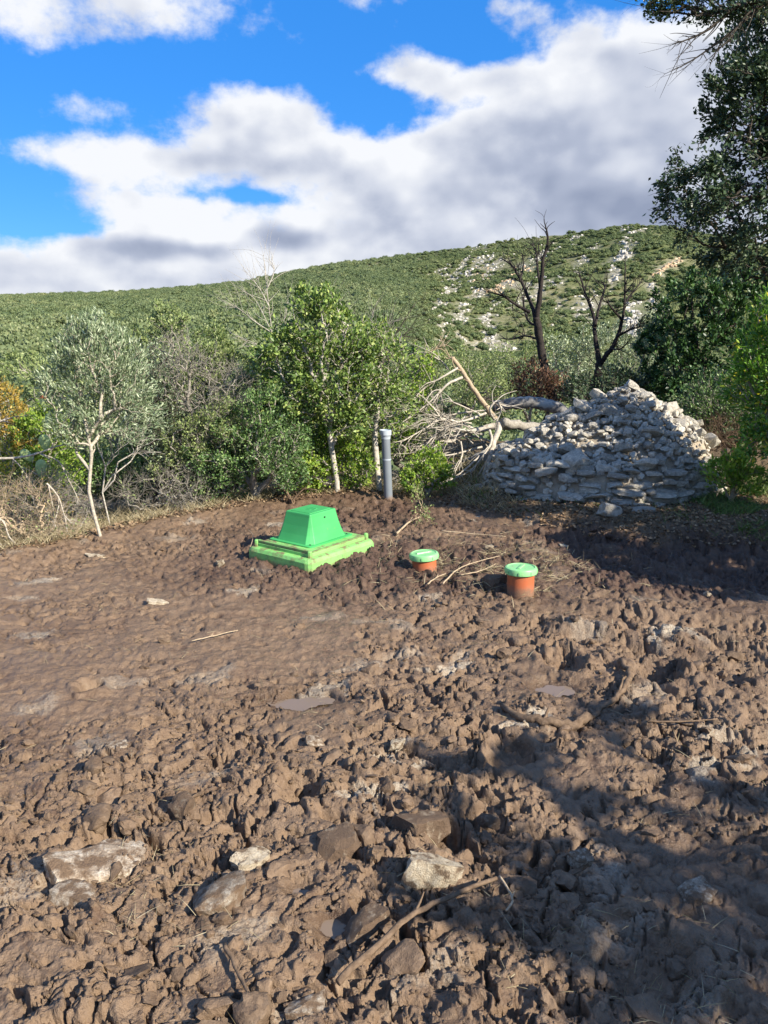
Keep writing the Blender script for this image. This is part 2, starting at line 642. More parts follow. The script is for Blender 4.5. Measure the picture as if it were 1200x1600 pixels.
# ------------------------------------------------------------------ the churned mud in front
PUDDLES = [  # photograph pixel, half size in metres (across, along)
    (468, 1092, .13, .06), (872, 1074, .10, .07), (515, 1437, .045, .045), (465, 1385, .035, .03)]
PUD = []
for px, py, a, b_ in PUDDLES:
    d = ray(px, py)
    tt = (CAM_Z + 0.01) / -d.z
    PUD.append((d.x * tt, d.y * tt, a, b_))
HOLES = [(142, 1072, .05), (1030, 1045, .10), (1125, 1045, .12), (880, 1030, .09), (800, 1180, .08), (150, 1320, .08), (1000, 1500, .12), (470, 1230, .07), (700, 1300, .06)]
HOL = []
for px, py, a in HOLES:
    d = ray(px, py)
    tt = CAM_Z / -d.z
    HOL.append((d.x * tt, d.y * tt, a))


def masks(x, y):
    yb = np.interp(x, BX, BY)
    m = y - yb
    wob = 0.16 * fbm(x * 2.2, y * 2.2, 3, 71)
    mud = 1 - sstep(m + wob, -0.12, 0.22)
    crumb = np.exp(-(((x - 0.0) / 1.5) ** 2 + ((y - 5.25) / 0.75) ** 2) ** 2) * mud
    crumb = np.maximum(crumb, sstep(x + wob, 0.9, 1.5) * sstep(y + wob * 2, 4.35, 4.9) * mud)
    crumb = np.maximum(crumb, np.exp(-(((x + 0.1) / 1.0) ** 2 + ((y - 6.9) / 0.9) ** 2)) * mud * 0.8)
    crumb = np.clip(crumb + 0.35 * fbm(x * 3, y * 3, 3, 72) * (crumb > 0.03), 0, 1)
    flat = sstep(fbm(x * 0.95 + 3.1, y * 0.95, 3, 73), -0.12, 0.42)
    leftflat = np.exp(-(((x + 1.4) / 1.1) ** 2 + ((y - 3.9) / 1.0) ** 2))
    flat = np.clip(flat * 0.8 + 0.75 * leftflat, 0, 1) * (1 - crumb)
    flat = np.maximum(flat, np.exp(-(((x - 0.95) / 0.35) ** 2 + ((y - 2.05) / 0.5) ** 2)) * 0.9)
    flat = np.maximum(flat, np.exp(-(((x - 1.0) / 0.3) ** 2 + ((y - 1.55) / 0.3) ** 2)) * 0.9)
    return m, mud, crumb, flat


def mud_height(x, y):
    m, mud, crumb, flat = masks(x, y)
    rag = 0.005 * fbm(x * 22, y * 22, 3, 4, 0.6)
    wx = x + 0.07 * fbm(x * 3.5, y * 3.5, 3, 1) + rag
    wy = y + 0.07 * fbm(x * 3.5 + 40, y * 3.5, 3, 2) - rag
    # smeared along the direction the digger dragged it
    sx = (wx * 0.86 + wy * 0.5)
    sy = (-wx * 0.5 + wy * 0.86)
    rough = (1 - flat) * mud
    near = 1 - sstep(y, 2.2, 4.8)
    amp = rough * (0.40 + 0.28 * near)
    fine = (0.45 + 0.55 * rough) * mud
    h = 0.020 * fbm(x * 1.5, y * 1.5, 3, 3) * mud
    # pressed-down slabs, their tops nearly level
    p1, g1 = plates(sx * 4.0, sy * 6.0, 11, 0.55)
    h = h + amp * 0.034 * p1
    p2, g2 = plates(sx * 9.5 + 0.3 * p1, sy * 12.5, 12, 0.8)
    h = h + amp * 0.026 * p2
    p3, g3 = plates(wx * 24, wy * 28, 13, 1.0)
    h = h + fine * (0.65 + 0.35 * near) * 0.0125 * p3
    p4, g4 = plates(wx * 56, wy * 62, 14, 1.1)
    h = h + fine * (0.5 + 0.5 * near) * 0.0065 * p4
    # heaped crumbly patches between the slabs
    heap = sstep(fbm(x * 2.6 + 5, y * 2.6, 3, 15), 0.05, 0.5) * rough
    h = h + heap * (0.014 * fbm(x * 13, y * 13, 4, 16, 0.65) + 0.012 * p3 + 0.010)
    # narrow open cracks, only along some of the joints
    open1 = sstep(fbm(x * 2.1, y * 2.1, 2, 17), -0.3, 0.15)
    h = h - amp * 0.070 * open1 * np.exp(-(g1 / (0.06 + 0.05 * open1)) ** 4)
    open2 = sstep(fbm(x * 4.1 + 9, y * 4.1, 2, 18), -0.1, 0.3)
    h = h - amp * 0.048 * open2 * np.exp(-(g2 / (0.08 + 0.07 * open2)) ** 4)
    gul = np.abs(fbm(sx * 2.6, sy * 5.5, 4, 21))
    h = h - amp * 0.075 * np.exp(-(gul / 0.034) ** 4)
    # pock marks
    f1p, f2p, cp = worley(wx * 9, wy * 11, 19)
    h = h - fine * 0.045 * (cp > 0.72) * np.exp(-(f1p / (0.12 + 0.10 * cp)) ** 4)
    # dragged streaks on the smooth part
    h = h + flat * mud * (0.006 * fbm(sx * 2.4, sy * 12, 4, 25) + 0.008 * fbm(x * 9, y * 9, 4, 35, 0.6))
    h = h + crumb * (0.030 * fbm(x * 11, y * 11, 4, 26, 0.6) + 0.022 * (0.6 - worley(x * 26, y * 26, 27)[0]))
    # soil left standing outside the mud
    h = h + (1 - mud) * (0.03 * fbm(x * 3, y * 3, 4, 28) + 0.012 * fbm(x * 22, y * 22, 3, 29))
    wet = np.zeros_like(x)
    # wheel ruts on the right
    for (rx, ry, ang, ln, wd) in ((1.45, 3.75, 150, .9, .13), (2.0, 3.6, 150, .8, .13), (1.75, 4.15, 165, .8, .12)):
        ca, sa = math.cos(R(ang)), math.sin(R(ang))
        p = (x - rx) * ca + (y - ry) * sa
        qv = -(x - rx) * sa + (y - ry) * ca
        g = np.exp(-(p / ln) ** 4) 
        h = h + g * (-0.035 * np.exp(-(qv / wd) ** 4) + 0.014 * np.exp(-((np.abs(qv) - wd * 1.5) / (wd * 0.5)) ** 2)) * (1 + 0.5 * fbm(x * 6, y * 6, 2, 31))
    for (hx, hy, a) in HOL:
        dd = ((x - hx) ** 2 + ((y - hy) * 0.9) ** 2) / a ** 2
        dd = dd * (1 + 0.5 * fbm(x * 9, y * 9, 2, 32))
        h = h - 0.07 * np.exp(-dd ** 2) + 0.018 * np.exp(-((np.sqrt(np.abs(dd)) - 1.5) / 0.35) ** 2)
    for (hx, hy, a, b_) in PUD:
        dd = ((x - hx) / a) ** 2 + ((y - hy) / b_) ** 2
        dw = dd * (1 + 0.6 * fbm(x * 7, y * 7, 3, 34))
        k = np.exp(-(dw * 0.55) ** 2)
        h = h * (1 - 0.75 * k) - 0.040 * k
        wet = np.maximum(wet, np.exp(-dd * 0.25))
    wet = np.clip(np.maximum(wet, 0.55 * flat * sstep(x, 0.4, 1.0)) + 0.25 * fbm(x * 1.3, y * 1.3, 3, 36) * mud, 0, 1) * mud
    f1d, f2d, cd = worley(sx * 2.1, sy * 3.6, 51)
    chalk = (cd > 0.64) * sstep(0.30 - f1d + 0.16 * fbm(sx * 9, sy * 20, 3, 52), 0.0, 0.16) * mud * (1 - crumb)
    chalk = chalk * (0.35 + 0.55 * sstep(fbm(x * 0.8, y * 0.8, 2, 53), -0.2, 0.4))
    return h, mud, crumb, chalk, wet


def ground_z(x, y):
    x = np.atleast_1d(np.asarray(x, dtype=float))
    y = np.atleast_1d(np.asarray(y, dtype=float))
    return near_macro(x, y) + mud_height(x, y)[0]


def gz(x, y):
    return float(ground_z(x, y)[0])


def gpix(px, py, z=0.0):
    """point of the worked ground under a photograph pixel"""
    d = ray(px, py)
    zz = z
    for _ in range(4):
        tt = (CAM_Z - zz) / -d.z
        zz = land1(d.x * tt, d.y * tt)
    return Vector((d.x * tt, d.y * tt, gz(d.x * tt, d.y * tt)))


azn = np.radians(np.concatenate([np.linspace(-72, -31, 44, endpoint=False), np.linspace(-31, 31, 580), np.linspace(31, 72, 45)[1:]]))
rdn = np.concatenate([np.linspace(0.35, 1.25, 20, endpoint=False), np.geomspace(1.25, 8.5, 560), np.geomspace(8.6, 18.5, 44)])
A2, R2 = np.meshgrid(azn, rdn)
X2 = R2 * np.sin(A2)
Y2 = R2 * np.cos(A2)
Hh, mudm, crumbm, chalkm, wetm = mud_height(X2, Y2)
Z2 = near_macro(X2, Y2) * (1 - sstep(R2, 13, 34)) + far_height(X2, Y2) * sstep(R2, 13, 34) + Hh
# pushed sideways a little so that clods overhang their shadows
sw = 0.007 * mudm
X2b = X2 + sw * fbm(X2 * 16, Y2 * 16, 2, 61) - 0.15 * np.clip(Hh, -0.04, 0.05) * mudm
Y2b = Y2 + sw * fbm(X2 * 16 + 9, Y2 * 16, 2, 62)
nr, na = A2.shape
idx = np.arange(nr * na).reshape(nr, na)
q = np.stack([idx[:-1, :-1], idx[:-1, 1:], idx[1:, 1:], idx[1:, :-1]], -1).reshape(-1, 4)[:, ::-1]
link('ground', new_mesh('ground', np.stack([X2b, Y2b, Z2], -1).reshape(-1, 3), q,
                        attrs={'mud': mudm, 'crumb': crumbm, 'chalk': chalkm, 'wet': wetm}), M['mud'], kind='structure')


def water_material():
    m, t, b, out = mat('muddy_water')
    b.inputs['Base Color'].default_value = (0.19, 0.14, 0.1, 1)
    b.inputs['Roughness'].default_value = 0.10
    b.inputs['IOR'].default_value = 1.33
    n = t.noise(pos(t), 30.0, 2, 0.5).outputs['Fac']
    bump(t, b, n, 0.05, 0.004)
    return m


M['water'] = water_material()
for i, (hx, hy, a, b_) in enumerate(PUD):
    k = 40
    th = np.linspace(0, 2 * np.pi, k, endpoint=False)
    rr = 1.1
    z0 = float(near_macro(np.array([hx]), np.array([hy]))[0]) - 0.034
    wob_ = 1 + 0.28 * np.sin(th * 2 + i) + 0.16 * np.sin(th * 3 + 2.1 * i) + 0.10 * np.sin(th * 7 + i)
    v = np.stack([hx + a * rr * wob_ * np.cos(th), hy + b_ * rr * wob_ * np.sin(th), np.full(k, z0)], -1)
    v = np.concatenate([v, [[hx, hy, z0]]])
    f = np.stack([np.arange(k), (np.arange(k) + 1) % k, np.full(k, k)], -1)
    link('puddle', new_mesh('puddle', v, f), M['water'], kind='structure')


# ------------------------------------------------------------------ scattering uncountable stuff
def scatter(name, pts, rots, scales, which, sources, kind='stuff'):
    me = bpy.data.meshes.new(name)
    me.vertices.add(len(pts))
    me.vertices.foreach_set('co', np.asarray(pts, dtype=np.float32).ravel())
    for nm, tp, key, arr in (('rot', 'FLOAT_VECTOR', 'vector', rots), ('scl', 'FLOAT_VECTOR', 'vector', scales)):
        a = me.attributes.new(nm, tp, 'POINT')
        a.data.foreach_set(key, np.asarray(arr, dtype=np.float32).ravel())
    a = me.attributes.new('which', 'INT', 'POINT')
    a.data.foreach_set('value', np.asarray(which, dtype=np.int32))
    o = link(name, me, kind=kind)
    ng = bpy.data.node_groups.new(name + '_scatter', 'GeometryNodeTree')
    ng.interface.new_socket('Geometry', in_out='INPUT', socket_type='NodeSocketGeometry')
    ng.interface.new_socket('Geometry', in_out='OUTPUT', socket_type='NodeSocketGeometry')
    N, L = ng.nodes, ng.links
    gi = N.new('NodeGroupInput')
    go = N.new('NodeGroupOutput')
    iop = N.new('GeometryNodeInstanceOnPoints')
    iop.inputs['Pick Instance'].default_value = True
    g2i = N.new('GeometryNodeGeometryToInstance')
    for s in reversed(sources):
        oi = N.new('GeometryNodeObjectInfo')
        oi.inputs['Object'].default_value = s
        L.new(oi.outputs['Geometry'], g2i.inputs[0])

    def named(nm, dt):
        n = N.new('GeometryNodeInputNamedAttribute')
        n.data_type = dt
        n.inputs['Name'].default_value = nm
        return n.outputs['Attribute']
    m2p = N.new('GeometryNodeMeshToPoints')
    L.new(gi.outputs[0], m2p.inputs['Mesh'])
    L.new(m2p.outputs[0], iop.inputs['Points'])
    L.new(g2i.outputs[0], iop.inputs['Instance'])
    L.new(named('which', 'INT'), iop.inputs['Instance Index'])
    e2r = N.new('FunctionNodeEulerToRotation')
    L.new(named('rot', 'FLOAT_VECTOR'), e2r.inputs[0])
    L.new(e2r.outputs[0], iop.inputs['Rotation'])
    L.new(named('scl', 'FLOAT_VECTOR'), iop.inputs['Scale'])
    L.new(iop.outputs[0], go.inputs[0])
    md = o.modifiers.new('scatter', 'NODES')
    md.node_group = ng
    return o


def rock_mesh(name, seed, sub=2, cuts=9, lump=0.12, boxy=0.0, flat=(1, 1, 1)):
    rng = random.Random(seed)
    bm = bmesh.new()
    bmesh.ops.create_icosphere(bm, subdivisions=sub, radius=1.0)
    planes = []
    for _ in range(cuts):
        n = Vector((rng.gauss(0, 1), rng.gauss(0, 1), rng.gauss(0, 1))).normalized()
        planes.append((n, rng.uniform(0.45, 0.8)))
    if boxy:
        for ax in ((0, 0, 1), (0, 0, -1), (1, 0, 0), (-1, 0, 0), (0, 1, 0), (0, -1, 0)):
            n = (Vector(ax) + Vector((rng.uniform(-.2, .2), rng.uniform(-.2, .2), rng.uniform(-.12, .12)))).normalized()
            planes.append((n, rng.uniform(0.5, 0.68)))
    off = Vector((rng.uniform(0, 50), rng.uniform(0, 50), rng.uniform(0, 50)))
    for v in bm.verts:
        p = v.co.copy()
        for n, d in planes:
            k = p.dot(n) - d
            if k > 0:
                p -= n * k * 0.95
        p *= 1 + lump * mnoise.fractal(p * 2.2 + off, 0.8, 2.1, 4) 
        v.co = Vector((p.x * flat[0], p.y * flat[1], p.z * flat[2]))
    return from_bm(bm, name, False)


def shade_by_angle(me, ang=R(28)):
    me.polygons.foreach_set('use_smooth', np.full(len(me.polygons), True))
    me.set_sharp_from_angle(angle=ang)


def clod_mesh(name, seed):
    """broken lump of soil: cut planes, then a crumbly surface"""
    rng = random.Random(seed)
    bm = bmesh.new()
    bmesh.ops.create_icosphere(bm, subdivisions=3, radius=1.0)
    off = Vector((rng.uniform(0, 50), rng.uniform(0, 50), rng.uniform(0, 50)))
    planes = [(Vector((rng.gauss(0, 1), rng.gauss(0, 1), rng.gauss(0, 1))).normalized(), rng.uniform(0.4, 0.8)) for _ in range(9)]
    sc = Vector((rng.uniform(.8, 1.3), rng.uniform(.7, 1.1), rng.uniform(.55, .85)))
    for v in bm.verts:
        p = v.co.copy()
        for n, d in planes:
            k = p.dot(n) - d
            if k > 0:
                p -= n * k * 0.9
        p *= 1 + 0.22 * mnoise.fractal(p * 2.0 + off, 0.5, 2.3, 5)
        v.co = Vector((p.x * sc.x, p.y * sc.y, p.z * sc.z)) * 1.25
    me = from_bm(bm, name, True)
    me.set_sharp_from_angle(angle=R(32))
    return me


def clod_material():
    m, t, b, out = mat('mud_clod')
    p = pos(t)
    n2 = t.noise(p, 26.0, 6, 0.65).outputs['Fac']
    n3 = t.noise(p, 140.0, 4, 0.7).outputs['Fac']
    oi = t.new('ShaderNodeObjectInfo').outputs['Random']
    c = t.ramp(n2, [(0.25, (0.08, 0.049, 0.03)), (0.5, (0.153, 0.101, 0.062)), (0.78, (0.232, 0.162, 0.106))])
    h = t.new('ShaderNodeHueSaturation')
    t.put(h.inputs['Value'], t.math('MULTIPLY_ADD', oi, 0.45, 0.72))
    t.put(h.inputs['Color'], c)
    t.put(b.inputs['Base Color'], h.outputs[0])
    b.inputs['Roughness'].default_value = 0.68
    b.inputs['Specular IOR Level'].default_value = 0.35
    bump(t, b, t.math('MULTIPLY_ADD', n3, 0.4, n2), 0.6, 0.02)
    return m


M['clod'] = clod_material()
dark_clod = M['clod'].copy()
dark_clod.name = 'dark_clod'
for nd in dark_clod.node_tree.nodes:
    if nd.type == 'VALTORGB':
        for e, c in zip(nd.color_ramp.elements, ((0.042, 0.024, 0.016, 1), (0.085, 0.05, 0.033, 1), (0.145, 0.09, 0.062, 1))):
            e.color = c
M['dark_clod'] = dark_clod


def source(name, me, material):
    o = bpy.data.objects.new(name, me)
    me.materials.append(material)
    return o


rng = np.random.default_rng(5)
clods = [source('clod_source', clod_mesh('clod', s), M['clod']) for s in range(8)]
dclods = [source('dark_clod_source', clod_mesh('dark_clod', 20 + s), M['dark_clod']) for s in range(6)]
# throw points evenly over the picture-facing mud, thin them out where the mud is smooth
n = 36000
a_ = rng.uniform(R(-34), R(34), n)
r_ = np.exp(rng.uniform(np.log(1.2), np.log(8.2), n))
x_, y_ = r_ * np.sin(a_), r_ * np.cos(a_)
m_, mud_, crumb_, flat_ = masks(x_, y_)
u = rng.random(n)
keep = (mud_ > 0.6) & (u < np.clip((1 - flat_) ** 1.5 * 0.85 + 0.05, 0, 1)) & (rng.random(n) < np.clip(0.25 + 0.9 * fbm(x_ * 1.6, y_ * 1.6, 2, 81) + 0.35, 0.1, 1))
for hx, hy, pa, pb in PUD:
    keep &= (((x_ - hx) / (pa * 1.2)) ** 2 + ((y_ - hy) / (pb * 1.2)) ** 2) > 1
keep &= ((x_ + 0.5) ** 2 / 0.30 + (y_ - 5.42) ** 2 / 0.26) > 1
for sel, srcs, nm in ((keep & (crumb_ < 0.35), clods, 'mud_clods'), (keep & (crumb_ >= 0.35), dclods, 'dark_soil_clods')):
    x, y = x_[sel], y_[sel]
    k = len(x)
    big = rng.pareto(2.6, k)
    s = np.clip(0.0035 + 0.0046 * big, 0.003, 0.042) * (0.75 + 0.25 * (y < 4)) * (1.1 if srcs is dclods else 1.0)
    z = ground_z(x, y) - s * 0.1
    sc = s[:, None] * rng.uniform(0.75, 1.3, (k, 3))
    rot = np.stack([rng.uniform(-.6, .6, k), rng.uniform(-.6, .6, k), rng.uniform(0, 6.28, k)], -1)
    scatter(nm, np.stack([x, y, z], -1), rot, sc, rng.integers(0, len(srcs), k), srcs)
    print(nm, k)

# ------------------------------------------------------------------ leaves and twigs (shared by every plant)
def unit(v):
    return v / np.maximum(np.linalg.norm(v, axis=-1, keepdims=True), 1e-9)


def leaf_quads(base, direc, length, width, rng, droop=0.0):
    """folded four-point leaves; returns verts, faces, per-vertex random number"""
    n = len(base)
    d = unit(direc)
    ref = rng.normal(size=(n, 3))
    s = unit(np.cross(d, ref))
    nn = np.cross(s, d)
    L = np.broadcast_to(np.asarray(length, dtype=float), (n,))[:, None]
    Wd = np.broadcast_to(np.asarray(width, dtype=float), (n,))[:, None]
    mid = base + d * L * 0.48
    tip = base + d * L - nn * L * droop
    v = np.stack([base, mid + s * Wd * 0.5 + nn * Wd * 0.16, tip, mid - s * Wd * 0.5 + nn * Wd * 0.16], 1).reshape(-1, 3)
    i = np.arange(n)[:, None] * 4
    f = np.concatenate([i + np.array([[0, 1, 2]]), i + np.array([[0, 2, 3]])])
    return v, f, np.repeat(rng.random(n), 4)


def tubes(p0, p1, r0, r1, k=4):
    """one open frustum for every edge"""
    n = len(p0)
    d = unit(p1 - p0)
    ref = np.where(np.abs(d[:, 2:3]) < 0.9, np.array([[0, 0, 1.0]]), np.array([[1.0, 0, 0]]))
    s = unit(np.cross(d, ref))
    u = np.cross(s, d)
    th = np.linspace(0, 2 * np.pi, k, endpoint=False)
    ring = s[:, None, :] * np.cos(th)[None, :, None] + u[:, None, :] * np.sin(th)[None, :, None]
    a = p0[:, None, :] + ring * r0[:, None, None]
    b = p1[:, None, :] + ring * r1[:, None, None]
    v = np.concatenate([a, b], 1).reshape(-1, 3)
    i = np.arange(n)[:, None] * 2 * k
    j = np.arange(k)
    f = np.stack([i + j, i + (j + 1) % k, i + k + (j + 1) % k, i + k + j], -1).reshape(-1, 4)
    return v, f


def limb(path, radii, k=8, wob=0.0, seed=0, caps=True):
    """smooth tapering limb through a list of points"""
    P = np.asarray([tuple(p) for p in path], dtype=float)
    rr = np.asarray(radii, dtype=float)
    t = np.arange(len(P))
    m = max(8, (len(P) - 1) * 5 + 1)
    ts = np.linspace(0, len(P) - 1, m)
    # Catmull-Rom
    i1 = np.clip(np.floor(ts).astype(int), 0, len(P) - 2)
    fr = (ts - i1)[:, None]
    g = lambda i: P[np.clip(i, 0, len(P) - 1)]
    a, b, c, d = g(i1 - 1), g(i1), g(i1 + 1), g(i1 + 2)
    Q = 0.5 * (2 * b + (c - a) * fr + (2 * a - 5 * b + 4 * c - d) * fr ** 2 + (3 * b - a - 3 * c + d) * fr ** 3)
    rq = np.interp(ts, t, rr)
    rng = np.random.default_rng(seed)
    if wob:
        Q[1:-1] += rng.normal(size=(m - 2, 3)) * wob * rq[1:-1, None]
    tan = unit(np.gradient(Q, axis=0))
    ref = np.array([0.31, 0.2, 0.93])
    if abs(tan.mean(0) @ ref) > 0.85:
        ref = np.array([0.95, 0.1, 0.05])
    s = unit(np.cross(tan, ref[None]))
    u = np.cross(s, tan)
    th = np.linspace(0, 2 * np.pi, k, endpoint=False)
    lump = 1 + (rng.random((m, k)) - 0.5) * 0.22
    V = Q[:, None, :] + (s[:, None, :] * np.cos(th)[None, :, None] + u[:, None, :] * np.sin(th)[None, :, None]) * (rq[:, None] * lump)[..., None]
    V = V.reshape(-1, 3)
    ii = np.arange(m - 1)[:, None] * k
    j = np.arange(k)
    f = np.stack([ii + j, ii + (j + 1) % k, ii + k + (j + 1) % k, ii + k + j], -1).reshape(-1, 4)
    tri = np.zeros((0, 3), int)
    if caps:
        V = np.concatenate([V, Q[:1], Q[-1:]])
        n0 = m * k
        tri = np.concatenate([np.stack([j, np.full(k, n0), (j + 1) % k], -1),
                              np.stack([(m - 1) * k + (j + 1) % k, np.full(k, n0 + 1), (m - 1) * k + j], -1)])
    return V, f, tri, Q, rq


class Soup:
    """collects pieces of ONE mesh"""
    def __init__(self):
        self.v, self.q, self.t, self.r, self.n = [], [], [], [], 0

    def add(self, v, quads=None, tris=None, rnd=None):
        self.v.append(v)
        if quads is not None and len(quads):
            self.q.append(np.asarray(quads) + self.n)
        if tris is not None and len(tris):
            self.t.append(np.asarray(tris) + self.n)
        self.r.append(np.zeros(len(v)) if rnd is None else rnd)
        self.n += len(v)

    def mesh(self, name, origin=(0, 0, 0), smooth=True):
        fs = []
        if self.q:
            fs.append(np.concatenate(self.q))
        if self.t:
            fs.append(np.concatenate(self.t))
        return new_mesh(name, np.concatenate(self.v) - np.asarray(origin)[None], fs, smooth, {'rnd': np.concatenate(self.r)})


def skeleton(start, targets, rng, bend=0.4):
    """joins target points to the start nodes, short way round; returns positions and parents"""
    P = [np.asarray(s, float) for s in start]
    par = [i - 1 for i in range(len(P))]
    length = [0.0]
    for i in range(1, len(P)):
        length.append(length[-1] + np.linalg.norm(P[i] - P[i - 1]))
    top = P[-1]
    order = np.argsort(np.linalg.norm(targets - top, axis=1))
    cap = len(P) + len(targets)
    A = np.zeros((cap, 3))
    A[:len(P)] = P
    Ln = np.zeros(cap)
    Ln[:len(P)] = length
    n = len(P)
    first = max(1, len(P) // 2)
    for k in order:
        t = targets[k]
        d = np.linalg.norm(A[first:n] - t, axis=1)
        c = d + bend * Ln[first:n]
        j = int(np.argmin(c)) + first
        par.append(j)
        A[n] = t
        Ln[n] = Ln[j] + d[j - first]
        n += 1
    return A[:n], np.array(par)


def in_lobes(lobes, n, rng, shell=0.5):
    """points in a union of ellipsoids (centre, radii), denser towards the outside"""
    vol = np.array([r[0] * r[1] * r[2] for _, r in lobes]) ** 0.8
    cnt = rng.multinomial(n, vol / vol.sum())
    out = []
    for (c, r), m in zip(lobes, cnt):
        d = unit(rng.normal(size=(m, 3)))
        rad = rng.random(m) ** (1 / 3)
        rad = rad * (1 - shell) + shell * np.sqrt(rng.random(m)) ** 0.5
        out.append(np.asarray(c)[None] + d * rad[:, None] * np.asarray(r)[None] * (0.85 + 0.3 * rng.random(m))[:, None])
    return np.concatenate(out)


def plant(name, label, cat, base, trunk, lobes, nodes, leaves, leaf, wood, foliage, seed, group=None, r_tip=0.0022, r_max=0.05, bend=0.4,
          twig=1.0, up=0.25, spread=0.04, crown_name='crown', trunk_name='trunk', wiggle=0.06, droop=0.0, outward=0.5, clump=0.0):
    """trunk + crown that fills the given lobes. leaf = (length, width)"""
    rng = np.random.default_rng(seed)
    base = np.asarray(base, float)
    T = in_lobes([(np.asarray(c), np.asarray(r)) for c, r in lobes], nodes, rng)
    A, par = skeleton([base] + [np.asarray(p, float) for p in trunk], T, rng, bend)
    n = len(A)
    nst = 1 + len(trunk)
    cnt = np.ones(n)
    for i in range(n - 1, 0, -1):
        cnt[par[i]] += cnt[i]
    rad = np.minimum(r_tip * cnt ** 0.46, r_max)
    # split each edge and bow it
    e = np.arange(1, n)
    p0, p1 = A[par[e]], A[e]
    ln = np.linalg.norm(p1 - p0, axis=1)
    q1 = p0 * 0.66 + p1 * 0.34 + rng.normal(size=p0.shape) * (ln * wiggle)[:, None] + np.array([0, 0, 1.0]) * (ln * 0.05)[:, None]
    q2 = p0 * 0.33 + p1 * 0.67 + rng.normal(size=p0.shape) * (ln * wiggle)[:, None] + np.array([0, 0, 1.0]) * (ln * 0.07)[:, None]
    q1[:nst - 1] = p0[:nst - 1] * 0.66 + p1[:nst - 1] * 0.34
    q2[:nst - 1] = p0[:nst - 1] * 0.33 + p1[:nst - 1] * 0.67
    ra = np.minimum(rad[par[e]], rad[e] * 1.6)
    rb = rad[e]
    wood_s = Soup()
    thick = rb > r_tip * 2.4
    for sel, k in ((thick, 6), (~thick, 3)):
        if sel.any():
            for a, b, x0, x1 in ((p0, q1, ra, ra * .7 + rb * .3), (q1, q2, ra * .7 + rb * .3, ra * .3 + rb * .7), (q2, p1, ra * .3 + rb * .7, rb)):
                v, f = tubes(a[sel], b[sel], x0[sel], x1[sel], k)
                wood_s.add(v, f)
    # bare side twigs
    m = int(len(e) * twig)
    thin_w = 1.0 / (cnt[e] ** 0.5)
    thin_w[:nst - 1] = 0
    thin_w /= thin_w.sum()
    if m:
        k = rng.choice(len(e), m, p=thin_w)
        t = rng.random(m)[:, None]
        o = q1[k] * (1 - t) + p1[k] * t
        d = unit(unit(p1[k] - p0[k]) * 0.7 + rng.normal(size=(m, 3)) * 0.6 + np.array([0, 0, up]))
        tl = rng.uniform(0.4, 1.3, m)[:, None] * spread * 1.6
        mid = o + d * tl * 0.5 + rng.normal(size=(m, 3)) * tl * 0.06
        end = o + d * tl + rng.normal(size=(m, 3)) * tl * 0.15
        v, f = tubes(o, mid, np.full(m, r_tip * 0.8), np.full(m, r_tip * 0.6), 3)
        wood_s.add(v, f)
        v, f = tubes(mid, end, np.full(m, r_tip * 0.6), np.full(m, r_tip * 0.3), 3)
        wood_s.add(v, f)
    root = thing(name, label, cat, tuple(base), 0, group)
    link(trunk_name, wood_s.mesh(name + '_' + trunk_name, base), wood, root)
    if leaves:
        w = thin_w.copy()
        if clump:
            w = w * np.exp(clump * rng.normal(size=len(w)))
            w /= w.sum()
        k = rng.choice(len(e), leaves, p=w)
        t = rng.random(leaves)[:, None]
        o = q1[k] * (1 - t) + p1[k] * t + rng.normal(size=(leaves, 3)) * spread * 0.6
        cen = np.average(A[nst:], axis=0)
        outw = unit(o - cen)
        d = unit(p1[k] - p0[k]) * 0.5 + outw * outward + rng.normal(size=(leaves, 3)) * 0.6 + np.array([0, 0, up])
        s = rng.uniform(0.6, 1.25, leaves)
        v, f, r = leaf_quads(o, d, leaf[0] * s, leaf[1] * s, rng, droop)
        cs = Soup()
        cs.add(v, None, f, r)
        link(crown_name, cs.mesh(name + '_' + crown_name, base), foliage, root)
    return root


